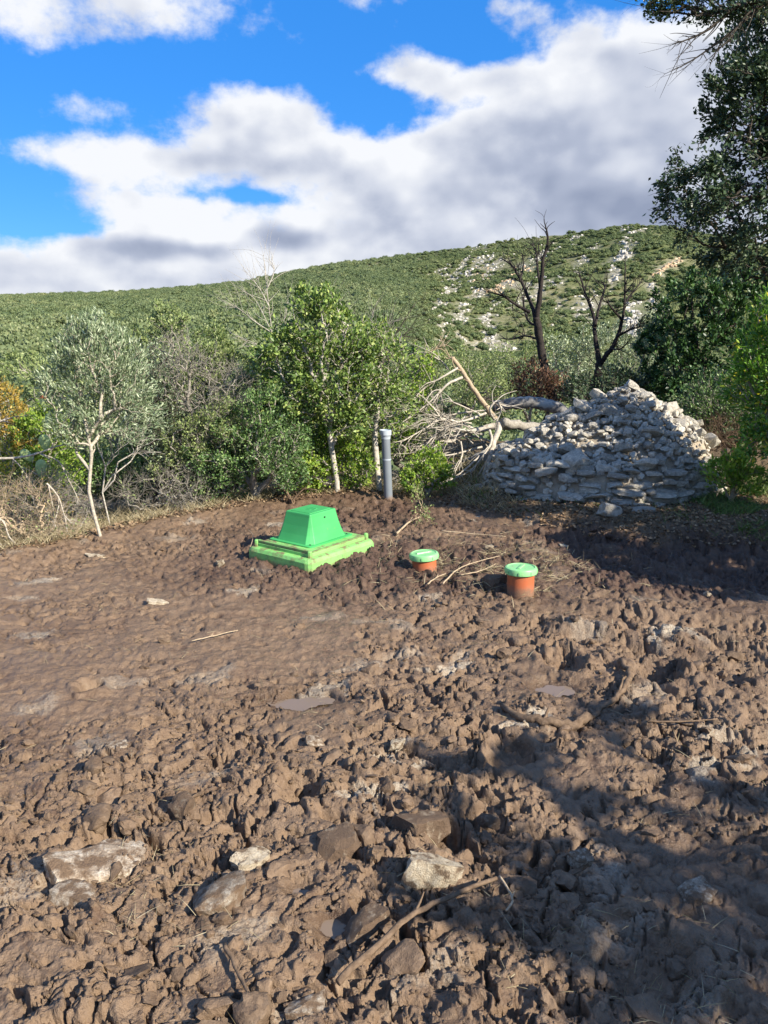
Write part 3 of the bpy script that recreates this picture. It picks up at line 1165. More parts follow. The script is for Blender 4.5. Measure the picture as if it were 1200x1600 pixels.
# ------------------------------------------------------------------ foliage colours
LM = dict(
    olive=leaf_mat('olive_leaf', [(0.0, (0.085, 0.127, 0.068)), (0.45, (0.195, 0.254, 0.144)), (0.75, (0.338, 0.397, 0.246)), (1.0, (0.558, 0.608, 0.439))], 0.45, 0.2),
    oak=leaf_mat('oak_leaf', [(0.0, (0.056, 0.102, 0.028)), (0.5, (0.142, 0.223, 0.056)), (0.85, (0.264, 0.354, 0.090)), (1.0, (0.446, 0.487, 0.162))], 0.42, 0.25),
    kermes=leaf_mat('kermes_leaf', [(0.0, (0.046, 0.097, 0.032)), (0.6, (0.121, 0.214, 0.068)), (1.0, (0.264, 0.365, 0.133))], 0.4, 0.2),
    holm=leaf_mat('holm_leaf', [(0.0, (0.021, 0.040, 0.022)), (0.6, (0.055, 0.091, 0.047)), (0.95, (0.101, 0.144, 0.075)), (1.0, (0.203, 0.237, 0.152))], 0.4, 0.12),
    dark=leaf_mat('dark_leaf', [(0.0, (0.017, 0.044, 0.017)), (0.7, (0.047, 0.105, 0.034)), (1.0, (0.101, 0.186, 0.057))], 0.4, 0.18),
    lime=leaf_mat('lime_leaf', [(0.0, (0.086, 0.166, 0.022)), (0.5, (0.201, 0.317, 0.046)), (1.0, (0.373, 0.450, 0.083))], 0.45, 0.35),
    yellow=leaf_mat('yellow_leaf', [(0.0, (0.152, 0.220, 0.034)), (0.4, (0.338, 0.372, 0.060)), (0.8, (0.710, 0.558, 0.085)), (1.0, (0.845, 0.439, 0.101))], 0.5, 0.35),
    orange=leaf_mat('orange_leaf', [(0.0, (0.14, 0.13, 0.03)), (0.4, (0.30, 0.23, 0.05)), (1.0, (0.55, 0.36, 0.09))], 0.5, 0.3),
    sage=leaf_mat('sage_leaf', [(0.0, (0.118, 0.152, 0.094)), (0.5, (0.254, 0.304, 0.186)), (1.0, (0.473, 0.524, 0.355))], 0.55, 0.2),
    moss=leaf_mat('moss_green_leaf', [(0.0, (0.094, 0.135, 0.047)), (0.5, (0.203, 0.263, 0.094)), (1.0, (0.355, 0.397, 0.169))], 0.5, 0.25),
    russet=leaf_mat('russet_leaf', [(0.0, (0.060, 0.030, 0.021)), (0.6, (0.144, 0.072, 0.044)), (1.0, (0.254, 0.152, 0.085))], 0.7, 0.15),
    right=leaf_mat('bay_leaf', [(0.0, (0.043, 0.111, 0.021)), (0.55, (0.118, 0.254, 0.040)), (0.9, (0.237, 0.406, 0.060)), (1.0, (0.845, 0.642, 0.068))], 0.35, 0.3),
)
BK = dict(
    olive=bark_mat('olive_bark', (0.25, 0.22, 0.17), (0.52, 0.47, 0.38), 60),
    grey=bark_mat('grey_bark', (0.17, 0.15, 0.12), (0.36, 0.33, 0.28), 50),
    pale=bark_mat('pale_bark', (0.24, 0.21, 0.17), (0.55, 0.51, 0.44), 40),
    bleached=bark_mat('bleached_wood', (0.28, 0.24, 0.19), (0.56, 0.51, 0.43), 26, 0.8),
    log=bark_mat('grey_log_bark', (0.09, 0.085, 0.08), (0.26, 0.25, 0.24), 22, 0.9, (0.36, 0.35, 0.32)),
    burnt=bark_mat('burnt_bark', (0.012, 0.010, 0.010), (0.045, 0.036, 0.032), 30),
    dark=bark_mat('dark_bark', (0.03, 0.024, 0.019), (0.09, 0.075, 0.06), 40),
    straw=bark_mat('dry_stem', (0.26, 0.19, 0.12), (0.48, 0.38, 0.26), 60),
    muddy=bark_mat('muddy_wood', (0.085, 0.055, 0.034), (0.20, 0.138, 0.09), 40),
)

# ------------------------------------------------------------------ the wooded hillside
def scrub_source(name, seed, foliage, n=420, ls=0.15, squash=0.75):
    rng = np.random.default_rng(seed)
    lobes = []
    for i in range(5):
        a = rng.uniform(0, 6.28)
        rr = rng.uniform(0.1, 0.5)
        lobes.append((np.array([rr * math.cos(a), rr * math.sin(a), rng.uniform(0.25, 0.6)]), np.array([1, 1, squash]) * rng.uniform(0.42, 0.62)))
    P = in_lobes(lobes, n, rng, 0.85)
    d = unit(P - np.array([0, 0, 0.3])) * 0.8 + rng.normal(size=(n, 3)) * 0.6
    s = Soup()
    v, f, r = leaf_quads(P, d, ls * rng.uniform(0.7, 1.3, n), ls * 0.75, rng)
    s.add(v, None, f, r)
    # inner mass so that the crown is not a sieve
    bm = bmesh.new()
    bmesh.ops.create_icosphere(bm, subdivisions=1, radius=1)
    bm.verts.ensure_lookup_table()
    vv = np.array([tuple(q.co) for q in bm.verts])
    ff = np.array([[w.index for w in q.verts] for q in bm.faces])
    bm.free()
    for c, r_ in lobes:
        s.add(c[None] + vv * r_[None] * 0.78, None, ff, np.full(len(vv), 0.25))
    return source(name, s.mesh(name), foliage)


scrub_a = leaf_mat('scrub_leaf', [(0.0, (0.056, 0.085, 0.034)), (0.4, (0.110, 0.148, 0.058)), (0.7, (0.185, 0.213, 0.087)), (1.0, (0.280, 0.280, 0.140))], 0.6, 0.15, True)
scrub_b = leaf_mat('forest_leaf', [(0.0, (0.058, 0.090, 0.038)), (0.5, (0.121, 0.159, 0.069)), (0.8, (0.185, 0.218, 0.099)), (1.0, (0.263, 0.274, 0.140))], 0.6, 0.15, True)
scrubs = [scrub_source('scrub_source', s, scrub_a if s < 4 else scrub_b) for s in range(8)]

rng = np.random.default_rng(11)
RIBS = [  # outcrops of limestone, drawn along the slope (photograph pixels): points, spread, count, size, warm
    ([(770, 392), (738, 420), (712, 455)], 9, 30, 1.5, 0), ([(826, 418), (795, 440), (768, 462)], 6, 22, 1.3, 1), ([(735, 462), (722, 490), (718, 515)], 6, 20, 1.3, 0),
    ([(912, 366), (870, 385), (838, 405)], 5, 24, 1.3, 0), ([(1000, 358), (985, 372), (978, 392)], 6, 16, 1.6, 0), ([(978, 394), (974, 408)], 5, 6, 3.2, 0),
    ([(1064, 405), (1040, 420), (1018, 436)], 3, 22, 1.5, 1), ([(1016, 440), (1020, 470), (1028, 490)], 3, 12, 1.2, 0), ([(990, 475), (986, 505), (980, 520)], 7, 16, 2.0, 0),
    ([(700, 400), (690, 430), (700, 470)], 12, 22, 1.1, 0), ([(760, 520), (780, 545), (800, 560)], 8, 18, 1.1, 0), ([(880, 420), (840, 450), (800, 480)], 14, 26, 1.1, 0),
    ([(960, 410), (958, 450)], 5, 10, 1.3, 0), ([(640, 470), (680, 500), (720, 540)], 20, 26, 0.9, 0), ([(985, 355), (960, 358)], 3, 6, 1.3, 0), ([(930, 470), (890, 500)], 16, 22, 1.2, 0), ([(760, 420), (740, 445)], 10, 12, 1.1, 1),
    ([(180, 515), (150, 520)], 4, 4, 0.9, 0),
    ([(748, 385), (722, 412), (700, 440)], 5, 22, 1.2, 0), ([(790, 400), (762, 430), (742, 470)], 5, 22, 1.2, 0), ([(860, 385), (830, 410), (800, 445)], 5, 20, 1.1, 0), ([(775, 470), (760, 500), (772, 530)], 6, 20, 1.1, 0), ([(700, 440), (688, 475), (692, 510)], 6, 20, 1.1, 0), ([(940, 375), (915, 400), (895, 430)], 5, 18, 1.1, 0), ([(655, 415), (640, 440)], 8, 12, 1.0, 0)]
rock_pts = {0: [], 1: []}
all_rocks = []
for pts, spread_, cnt_, size, warm in RIBS:
    pts = np.array(pts, float)
    for _ in range(cnt_ * 3):
        t = rng.random() * (len(pts) - 1)
        i = min(int(t), len(pts) - 2)
        p = pts[i] * (1 - t + i) + pts[i + 1] * (t - i) + rng.normal(size=2) * spread_ * np.array([1, .6])
        h = hit(p[0], p[1])
        if h is None or h.length < 90:
            continue
        s = size * rng.uniform(0.22, 0.68)
        rock_pts[warm].append((h.x, h.y, h.z, s))
        all_rocks.append((h.x, h.y, s))
AR = np.array(all_rocks)
bare = np.zeros(X.shape)
for rx, ry, s in all_rocks:
    sel = np.abs(X - rx) < 12
    bare[sel] = np.maximum(bare[sel], np.exp(-((X[sel] - rx) ** 2 + (Y[sel] - ry) ** 2) / (s * 1.3 + 0.9) ** 2))
HQ = np.arange(X.size).reshape(X.shape)
HQ = np.stack([HQ[:-1, :-1], HQ[:-1, 1:], HQ[1:, 1:], HQ[1:, :-1]], -1).reshape(-1, 4)[:, ::-1]
link('hillside', new_mesh('hillside', np.stack([X, Y, Z], -1).reshape(-1, 3), HQ, attrs={'bare': bare}), terrain_material(), kind='structure')
for warm, nm, mt in ((0, 'limestone_outcrops', 'outcrop'), (1, 'ochre_outcrops', 'outcrop_warm')):
    srcs = []
    for s in range(4):
        me = rock_mesh('outcrop', 300 + s + warm * 10, 2, 7, 0.25, 0.5)
        srcs.append(source('outcrop_source', me, M[mt]))
    P = np.array(rock_pts[warm])
    k = len(P)
    sc = P[:, 3:4] * np.stack([rng.uniform(0.8, 1.7, k), rng.uniform(.7, 1.3, k), rng.uniform(.6, 1.3, k)], -1)
    rot = np.stack([rng.uniform(-.3, .3, k), rng.uniform(-.3, .3, k), rng.uniform(0, 6.28, k)], -1)
    scatter(nm, P[:, :3], rot, sc, rng.integers(0, 4, k), srcs)

n = 52000
a_ = rng.uniform(R(-38), R(38), n)
r_ = np.sqrt(rng.uniform(30 ** 2, 900 ** 2, n))
n2 = 9000
a_ = np.concatenate([a_, rng.uniform(R(-36), R(36), n2)])
r_ = np.concatenate([r_, np.sqrt(rng.uniform(24 ** 2, 150 ** 2, n2))])
n3 = 26000
a_ = np.concatenate([a_, rng.uniform(R(-4), R(34), n3)])
r_ = np.concatenate([r_, np.sqrt(rng.uniform(120 ** 2, 440 ** 2, n3))])
x_, y_ = r_ * np.sin(a_), r_ * np.cos(a_)
Rr = np.interp(a_, RRA, RRR)
right = sstep(a_, R(-5), R(10)) * sstep(r_, 70, 140)
cover = fbm(x_ / 22, y_ / 22, 3, 90)
keep = (r_ < Rr + 12) & ((cover > 0.0 - 0.5 * (1 - right)) | (rng.random(len(r_)) < 0.30 + 0.5 * (1 - right)))
near_rock = np.zeros(len(r_), bool)
for rx, ry, s in all_rocks:
    near_rock |= (np.hypot(x_ - rx, y_ - ry) < s * 1.2 + 1.0)
keep &= ~(near_rock & (rng.random(len(r_)) < 0.85))
x_, y_, right, r_ = x_[keep], y_[keep], right[keep], r_[keep]
k = len(x_)
s = (1 - right) * (1.1 + 2.4 * rng.random(k) ** 1.5) + right * (0.55 + 1.5 * rng.random(k) ** 2)
s = s * (0.55 + 0.45 * sstep(r_, 30, 120))
sc = s[:, None] * np.stack([rng.uniform(.85, 1.2, k), rng.uniform(.85, 1.2, k), rng.uniform(.65, 1.1, k)], -1)
rot = np.stack([np.zeros(k), np.zeros(k), rng.uniform(0, 6.28, k)], -1)
which = np.where(right > 0.5, rng.integers(0, 4, k), rng.integers(3, 8, k))
z_ = land(x_, y_) - 0.12 * s
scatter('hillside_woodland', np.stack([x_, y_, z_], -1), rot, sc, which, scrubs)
print('scrub', k)

# ------------------------------------------------------------------ septic tank lid
def plastic(name, col, dirt_lo=0.56, dirt_hi=0.72, dirt=(0.16, 0.10, 0.062), scale=14.0, rough=0.42, base_mud=None):
    m, t, b, out = mat(name)
    p = objco(t)
    n1 = t.noise(p, scale, 6, 0.68).outputs['Fac']
    n2 = t.noise(p, scale * 9, 3, 0.7).outputs['Fac']
    n3 = t.noise(p, 3.0, 3, 0.5).outputs['Fac']
    c = t.mix(t.smooth(n3, 0.35, 0.7), col, tuple(min(1, v * 1.18 + 0.01) for v in col))
    msk = t.smooth(t.math('MULTIPLY_ADD', n2, 0.25, n1), dirt_lo + 0.12, dirt_hi + 0.12)
    geo = t.new('ShaderNodeNewGeometry')
    sp = t.new('ShaderNodeSeparateXYZ')
    t.l.new(geo.outputs['Normal'], sp.inputs[0])
    upw = t.math('MULTIPLY_ADD', sp.outputs[2], 0.55, 0.45, clamp=True)
    msk = t.math('MULTIPLY', msk, upw)
    if base_mud is not None:      # splashes low down
        po = t.new('ShaderNodeSeparateXYZ')
        t.l.new(p, po.inputs[0])
        low = t.math('SUBTRACT', 1.0, t.smooth(t.math('MULTIPLY_ADD', n1, -0.10, po.outputs[2]), base_mud[0] - 0.05, base_mud[1] - 0.05))
        msk = t.math('MAXIMUM', msk, t.math('MULTIPLY', low, 0.92))
    dc = t.ramp(n2, [(0.3, tuple(v * 0.6 for v in dirt)), (0.7, tuple(v * 1.5 for v in dirt))])
    c = t.mix(msk, c, dc)
    t.put(b.inputs['Base Color'], c)
    t.put(b.inputs['Roughness'], t.math('MULTIPLY_ADD', msk, 0.4, rough))
    b.inputs['Specular IOR Level'].default_value = 0.4
    bump(t, b, t.math('MULTIPLY_ADD', msk, 0.5, t.math('MULTIPLY', n2, 0.12)), 0.35, 0.006)
    return m


GREEN_LID = plastic('light_green_plastic', (0.19, 0.47, 0.125), 0.44, 0.64, base_mud=(-0.02, 0.05))
GREEN_DOME = plastic('green_plastic', (0.045, 0.31, 0.085), 0.62, 0.78, rough=0.5)
GREEN_CAP = plastic('mint_plastic', (0.21, 0.49, 0.20), 0.56, 0.72, (0.3, 0.25, 0.17), 30)
ORANGE = plastic('orange_pvc', (0.38, 0.105, 0.042), 0.58, 0.75, base_mud=(0.02, 0.085), scale=22)
GREY = plastic('grey_pvc', (0.155, 0.175, 0.195), 0.62, 0.8, base_mud=(0.0, 0.08), rough=0.4)
GREY_CAP = plastic('pale_grey_pvc', (0.33, 0.37, 0.41), 0.66, 0.8, rough=0.4)
BLACK = mat('rubber_and_hole_shade')[0]
BLACK.node_tree.nodes['Principled BSDF'].inputs['Base Color'].default_value = (0.015, 0.03, 0.02, 1)


def bevel_obj(o, w=0.004, seg=2):
    md = o.modifiers.new('bevel', 'BEVEL')
    md.width = w
    md.segments = seg
    md.limit_method = 'ANGLE'
    md.angle_limit = R(30)
    return o


def frustum(rings):
    """closed solid through a stack of four-sided (or n-sided) rings given as lists of points"""
    bm = bmesh.new()
    vr = [[bm.verts.new(p) for p in ring] for ring in rings]
    k = len(vr[0])
    for a, b in zip(vr[:-1], vr[1:]):
        for j in range(k):
            bm.faces.new((a[j], a[(j + 1) % k], b[(j + 1) % k], b[j]))
    bm.faces.new(list(reversed(vr[0])))
    bm.faces.new(vr[-1])
    bmesh.ops.recalc_face_normals(bm, faces=bm.faces[:])
    return bm


def rect(hx, hy, z, r=0.0, seg=3, cx=0.0, cyy=0.0):
    pts = []
    for sx, sy, a0 in ((1, 1, 0), (-1, 1, 90), (-1, -1, 180), (1, -1, 270)):
        if r <= 0:
            pts.append((cx + sx * hx, cyy + sy * hy, z))
        else:
            for i in range(seg + 1):
                a = R(a0 + 90 * i / seg)
                pts.append((cx + sx * (hx - r) + r * math.cos(a), cyy + sy * (hy - r) + r * math.sin(a), z))
    return pts


LX, LY, LROT = -0.52, 5.42, R(-37)
lid_z = near_macro(np.array([LX]), np.array([LY]))[0] - 0.015
lid = thing('tank_lid', 'light green plastic tank lid with a raised dome, muddy, half buried in the soil', 'tank lid', (LX, LY, lid_z), LROT)
# local x runs along the face turned to the right, local y backwards; half sizes
HX, HY = 0.30, 0.355
base_rings = [rect(HX + .012, HY + .012, -0.10, .05), rect(HX + .008, HY + .008, 0.055, .05), rect(HX - .006, HY - .006, 0.078, .045), rect(HX - .035, HY - .035, 0.083, .03)]
b0 = link('base', from_bm(frustum(base_rings), 'lid_base'), GREEN_LID, lid)
bevel_obj(b0, 0.005)
tray = link('cover_plate', from_bm(frustum([rect(HX - .045, HY - .045, 0.081, .02), rect(HX - .045, HY - .045, 0.104, .02), rect(HX - .052, HY - .052, 0.109, .018)]), 'lid_plate'), GREEN_LID, lid)
bevel_obj(tray, 0.003)
rim1 = link('plate_rail', from_bm(frustum([rect(HX - .055, .011, 0), rect(HX - .055, .011, 0.016), rect(HX - .058, .007, 0.02)]), 'rail'), GREEN_LID, lid)
rim1.location = (0, -HY + .058, 0.1085)
rim2 = link('plate_rail', from_bm(frustum([rect(.011, HY - .072, 0), rect(.011, HY - .072, 0.006)]), 'rail'), GREEN_LID, lid)
rim2.location = (HX - .058, 0.012, 0.1085)
for (cx, cy2) in ((HX - .045, -HY + .05), (-HX + .045, -HY + .05), (HX - .045, HY - .05), (-HX + .045, HY - .05)):
    kn = [[(.017 * math.cos(a), .017 * math.sin(a), z) for a in np.linspace(0, 2 * np.pi, 8, endpoint=False)] for z in (0, .040)] + \
         [[(.012 * math.cos(a), .012 * math.sin(a), .046) for a in np.linspace(0, 2 * np.pi, 8, endpoint=False)]]
    h = link('hinge_knuckle', from_bm(frustum(kn), 'knuckle'), GREEN_LID, lid)
    h.location = (cx, cy2, 0.082)
# dome: flared frustum with fluted corners
def dome_ring(hx, hy, z, flute, dep):
    """square ring whose corners are cut back into a flute"""
    pts = []
    for sx, sy in ((1, 1), (-1, 1), (-1, -1), (1, -1)):
        c1 = (sx * hx, sy * (hy - flute), z)
        c2 = (sx * (hx - dep), sy * (hy - dep), z)
        c3 = (sx * (hx - flute), sy * hy, z)
        pts += [c1, c2, c3] if sx * sy > 0 else [c3, c2, c1]
    return pts


DX, DY = 0.185, 0.215
dr = []
for t, z in ((0.0, .112), (0.10, .135), (0.3, .172), (0.6, .23), (0.9, .293), (0.965, .310)):
    k = 1 - 0.36 * t ** 0.8
    dr.append(dome_ring(DX * k, DY * k, z, 0.042 * (1 - t) + 0.006, 0.020 * (1 - t) + 0.003))
dr.append(dome_ring(DX * .635, DY * .635, .317, 0.006, 0.003))
dome = link('dome', from_bm(frustum(dr), 'dome'), GREEN_DOME, lid)
dome.location = (-0.035, 0.03, 0)
bevel_obj(dome, 0.003)
fl = link('dome_flange', from_bm(frustum([rect(DX + .022, DY + .022, .1085, .03), rect(DX + .022, DY + .022, .1155, .03), rect(DX + .012, DY + .012, .1185, .028)]), 'flange'), GREEN_DOME, lid)
fl.location = (-0.035, 0.03, 0.0005)
pan = link('top_panel', from_bm(frustum([rect(.095, .112, .3172, .008), rect(.093, .110, .3205, .008)]), 'panel'), GREEN_DOME, dome)
for i, (w, y0) in enumerate(((.030, .03), (.042, .0), (.022, -.03))):
    em = link('embossed_bar', from_bm(frustum([rect(w, .006, 0), rect(w - .001, .005, .0025)]), 'bar'), GREEN_DOME, dome)
    em.location = (0, y0, .3205)
bolt_ring = [[(.006 * math.cos(a), .006 * math.sin(a), z) for a in np.linspace(0, 2 * np.pi, 8, endpoint=False)] for z in (0, .006)]
for sx, sy in ((1, -1), (-1, -1), (1, 1)):
    bo = link('bolt', from_bm(frustum(bolt_ring), 'bolt'), BLACK, dome)
    bo.location = (sx * (DX - .016), sy * (DY - .016), .1185)
bo = link('vent_hole', from_bm(frustum(bolt_ring), 'hole'), BLACK, dome)  # no opening: solid dark disc, its colour painted as the shade inside
bo.location = (DX * .705, 0.0, .278)
bo.rotation_euler = (0, R(70), 0)


# ------------------------------------------------------------------ inspection pipes
def ring_pts(r, z, k=40):
    return [(r * math.cos(a), r * math.sin(a), z) for a in np.linspace(0, 2 * np.pi, k, endpoint=False)]


def inspection_pipe(px, py, top_py, label, rot, tilt=(0, 0), dia=0.165):
    g = gpix(px, py)
    g.z -= 0.02
    t = thing('inspection_pipe', label, 'pipe', tuple(g), rot, 'capped pipes rising from the soil')
    d = ray(px, top_py)
    top = CAM_Z + d.z * (g.y / d.y) - g.z
    r = dia / 2
    ch = 0.048
    p = link('pipe', from_bm(frustum([ring_pts(r, -0.1), ring_pts(r, top - ch + .01)]), 'pipe'), ORANGE, t)
    rr = r + .017
    cap = link('cap', from_bm(frustum([ring_pts(rr - .004, top - ch), ring_pts(rr, top - ch + .004), ring_pts(rr, top - .016), ring_pts(rr - .004, top - .009), ring_pts(rr - .016, top - .006), ring_pts(rr - .019, top - .010), ring_pts(rr - .05, top - .009)]), 'cap'), GREEN_CAP, t)
    for o in (p, cap):
        for f in o.data.polygons:
            f.use_smooth = len(f.vertices) == 4
        o.data.set_sharp_from_angle(angle=R(35))
    for i in range(8):
        a = i * math.pi / 4 + 0.2
        nb = link('grip', from_bm(frustum([rect(.002, .005, 0), rect(.002, .005, .016), rect(.001, .003, .019)]), 'grip'), GREEN_CAP, cap)
        nb.location = (math.cos(a) * (rr + .001), math.sin(a) * (rr + .001), top - ch + .010)
        nb.rotation_euler = (0, 0, a)
    bar = link('turning_bar', from_bm(frustum([rect(.055, .010, 0), rect(.053, .007, .008)]), 'turning_bar'), GREEN_CAP, cap)
    bar.location = (0, 0, top - .0095)
    t.rotation_euler = (tilt[0], tilt[1], rot)
    return g, top


ip1 = inspection_pipe(664, 893, 862, 'shorter orange pipe with a mint green cap between the tank lid and the other pipe', 0.4, (R(-2), R(-3)))
ip2 = inspection_pipe(813, 926, 884, 'taller orange pipe with a mint green cap beside a brown clod, rightmost pipe', 1.1, (R(-1), R(1)), 0.17)

# vent pipe
d = ray(607, 780)
vy = 7.35
vb = at(607, 778, vy)
vb.z = gz(vb.x, vb.y)
vt = at(602, 672, vy)
vent = thing('vent_pipe', 'upright grey plastic vent pipe with a pale collar in front of the oaks', 'vent pipe', tuple(vb))
H_ = vt.z - vb.z
lean = (vt.x - vb.x) / H_


def leanring(r, z):
    return [(x + lean * z, y, zz) for x, y, zz in ring_pts(r, z, 28)]


p = link('pipe', from_bm(frustum([leanring(.042, -0.15), leanring(.042, H_ - .03)]), 'vent'), GREY, vent)
c = link('collar', from_bm(frustum([leanring(.045, H_ - .085), leanring(.047, H_ - .07), leanring(.048, H_ - .055), leanring(.057, H_ - .045), leanring(.058, H_), leanring(.053, H_ + .003), leanring(.050, H_ - .012)]), 'collar'), GREY_CAP, vent)
c2 = link('band', from_bm(frustum([leanring(.0435, H_ * .58), leanring(.0435, H_ * .60)]), 'band'), GREY_CAP, vent)
for o in (p, c, c2):
    shade_by_angle(o.data, R(40))

# ------------------------------------------------------------------ heap of limestone
rng = np.random.default_rng(21)
PCX, PCY, PA, PB = 2.12, 7.6, 1.17, 1.0
pz0 = near_macro(np.array([PCX]), np.array([PCY - .8]))[0] - 0.03
pile = thing('stone_heap', 'heap of pale limestone rubble above a dry stacked front, beside the fallen tree', 'stone heap', (PCX, PCY, pz0))


def heap_z(u, v):
    """height of the heap core over (u, v) measured from its centre, in metres"""
    # ridge leans to the right and runs down to the left
    e = np.sqrt((u / PA) ** 2 + (v / PB) ** 2)
    wall = 0.37 * (1 - sstep(e, 0.80, 1.0))
    top = 0.64 * np.clip(1 - np.hypot((u - 0.30) / 1.05, (v - 0.1) / 0.9), 0, 1) ** 0.9
    left = 0.10 * np.exp(-(((u + 0.45) / 0.4) ** 2 + (v / 0.4) ** 2))
    return wall + top + left


gu, gv = np.meshgrid(np.linspace(-1.35, 1.35, 110), np.linspace(-1.15, 1.15, 90))
gzv = heap_z(gu, gv) - 0.06 + 0.05 * fbm(gu * 5, gv * 5, 4, 5) * (heap_z(gu, gv) > 0.05)
gzv = np.where(heap_z(gu, gv) < 0.02, -0.12, gzv)
idx = np.arange(gu.size).reshape(gu.shape)
q = np.stack([idx[:-1, :-1], idx[:-1, 1:], idx[1:, 1:], idx[1:, :-1]], -1).reshape(-1, 4)
heap_soil, t, b, out = mat('heap_soil')
nn_ = t.noise(objco(t), 14, 6, 0.7).outputs['Fac']
t.put(b.inputs['Base Color'], t.ramp(nn_, [(0.3, (0.20, 0.165, 0.12)), (0.6, (0.40, 0.335, 0.25)), (0.8, (0.52, 0.46, 0.36))]))
b.inputs['Roughness'].default_value = 0.9
bump(t, b, nn_, 0.8, 0.04)
link('earth_core', new_mesh('earth_core', np.stack([gu, gv, gzv], -1).reshape(-1, 3), q), heap_soil, pile)

stones = []
for s in range(14):
    me = rock_mesh('stone', 500 + s, 2, 11, 0.10, 0.9 if s < 7 else 0.35, (1, rng.uniform(.6, .85), rng.uniform(.34, .5) if s < 7 else rng.uniform(.5, .75)))
    shade_by_angle(me, R(15))
    me.materials.append(M['limestone'])
    stones.append(me)


def stone(me, loc, rot, s):
    o = bpy.data.objects.new('stone', me)
    COL.objects.link(o)
    o.parent = pile
    o.location = loc
    o.rotation_euler = rot
    o.scale = s
    return o


n_st = 0
# stacked courses along the front
for c_ in range(6):
    zc = 0.02 + 0.062 * c_
    e = 1.0 - 0.025 * c_
    th = R(176) + rng.uniform(0, .1)
    top_lim = 0.36 + 0.06
    while th < R(372):
        w = float(np.clip(rng.lognormal(-2.35, 0.45), 0.055, 0.19))
        dth = 2 * w * 0.93 / (PA * 0.95)
        tm = th + dth / 2
        u, v = PA * e * math.cos(tm), PB * e * math.sin(tm)
        tang = math.atan2(PB * math.cos(tm), -PA * math.sin(tm))
        if not (rng.random() < (0.25 if c_ > 3 else 0.10)):
            stone(stones[rng.integers(0, 7)], (u * rng.uniform(.92, 1.03), v * rng.uniform(.92, 1.03), zc + rng.uniform(-.025, .025)), (rng.uniform(-.25, .25), rng.uniform(-.2, .2), tang + rng.uniform(-.4, .4)),
                  (w * 1.3, w * 1.1, rng.uniform(.07, .13)))
            n_st += 1
        th += dth
# rubble above
lim = 300
tries = 0
placed = []
while n_st < lim and tries < 9000:
    tries += 1
    u, v = rng.uniform(-1.1, 1.15), rng.uniform(-0.9, 0.55)
    e = math.hypot(u / PA, v / PB)
    if e > 0.95:
        continue
    h = float(heap_z(np.array([u]), np.array([v]))[0])
    if h < 0.30:
        continue
    s = float(np.clip(rng.lognormal(-2.5, 0.5), 0.045, 0.2))
    if any((u - a) ** 2 + (v - b_) ** 2 < (0.62 * (s + ss)) ** 2 for a, b_, ss in placed):
        continue
    placed.append((u, v, s))
    sandy = math.exp(-(((u - 0.72) / 0.3) ** 2 + ((v + 0.35) / 0.3) ** 2))
    stone(stones[rng.integers(0, 14)], (u, v, h + s * 0.12 - 0.05 * sandy), (rng.uniform(-.5, .5) + 0.25, rng.uniform(-.5, .5), rng.uniform(0, 6.28)), (s * 1.25, s * 1.15, s * rng.uniform(.9, 1.3)))
    n_st += 1
print('stones', n_st)
# small chips between them
k = 1700
uu = rng.uniform(-1.15, 1.2, k)
vv_ = rng.uniform(-1.0, 0.5, k)
hh = heap_z(uu, vv_)
sel = (hh > 0.05)
uu, vv_, hh = uu[sel], vv_[sel], hh[sel]
k = len(uu)
chipm = rock_mesh('chip', 77, 1, 5, 0.2, 0.4)
cv = np.array([tuple(w.co) for w in chipm.vertices])
cf = np.array([list(pp.vertices) for pp in chipm.polygons])
S = Soup()
for i in range(k):
    Rm = np.array(Euler((rng.uniform(0, 6), rng.uniform(0, 6), rng.uniform(0, 6))).to_matrix())
    S.add((cv * (rng.uniform(.02, .06) * rng.uniform(.6, 1.2, 3))[None]) @ Rm.T + np.array([uu[i], vv_[i], hh[i] - 0.02]), None, cf)
ch = link('stone_chips', S.mesh('stone_chips', smooth=False), M['limestone'], pile, kind='stuff')


# ------------------------------------------------------------------ single rocks and sticks lying in the mud
def lone_rock(px, py, size, seed, mt, label, rot=0.0, sink=0.35, name='rock', flat=(1, .8, .6), group=None, tilt=0.15, cat='rock'):
    g = gpix(px, py)
    zz = land1(g.x, g.y) + 0.35 * (g.z - land1(g.x, g.y))
    if cat == 'rock' and size > 0.065:
        size *= 1.25
        sink += 0.24
    me = rock_mesh(name, seed, 3, 10, 0.2, 0.5, flat)
    shade_by_angle(me, R(30))
    o = link(name, me, M[mt], label=label, cat=cat, group=group)
    o.location = (g.x, g.y, zz + size * flat[2] * (0.5 - sink))
    o.scale = (size, size, size)
    rr_ = random.Random(seed)
    o.rotation_euler = (rr_.uniform(-tilt, tilt), rr_.uniform(-tilt, tilt), rot)
    return o


lone_rock(678, 1372, .105, 1, 'pale_rock', 'pale cream rock lying just above the long stick', 0.1, 0.2, flat=(1, .6, .62))
lone_rock(150, 1345, .17, 2, 'muddy_rock', 'large flat muddy rock with white chipped edges near the lower left corner', 0.5, 0.45, flat=(1, .7, .4))
lone_rock(120, 1400, .10, 3, 'muddy_rock', 'white-chipped rock half sunk below the large flat muddy rock', -0.3, 0.4, flat=(1, .7, .5))
lone_rock(340, 1405, .105, 4, 'muddy_rock', 'muddy rock scraped white on top, lower left half of the mud', 0.3, 0.3, flat=(1, .85, .55))
lone_rock(395, 1335, .085, 5, 'pale_rock', 'pale scraped stone tilted above the rock that is scraped white', 0.9, 0.4, flat=(1, .6, .55))
lone_rock(285, 1262, .075, 6, 'muddy_rock2', 'upright brown muddy stone left of the middle of the mud', 1.2, 0.2, flat=(.8, .7, .8))
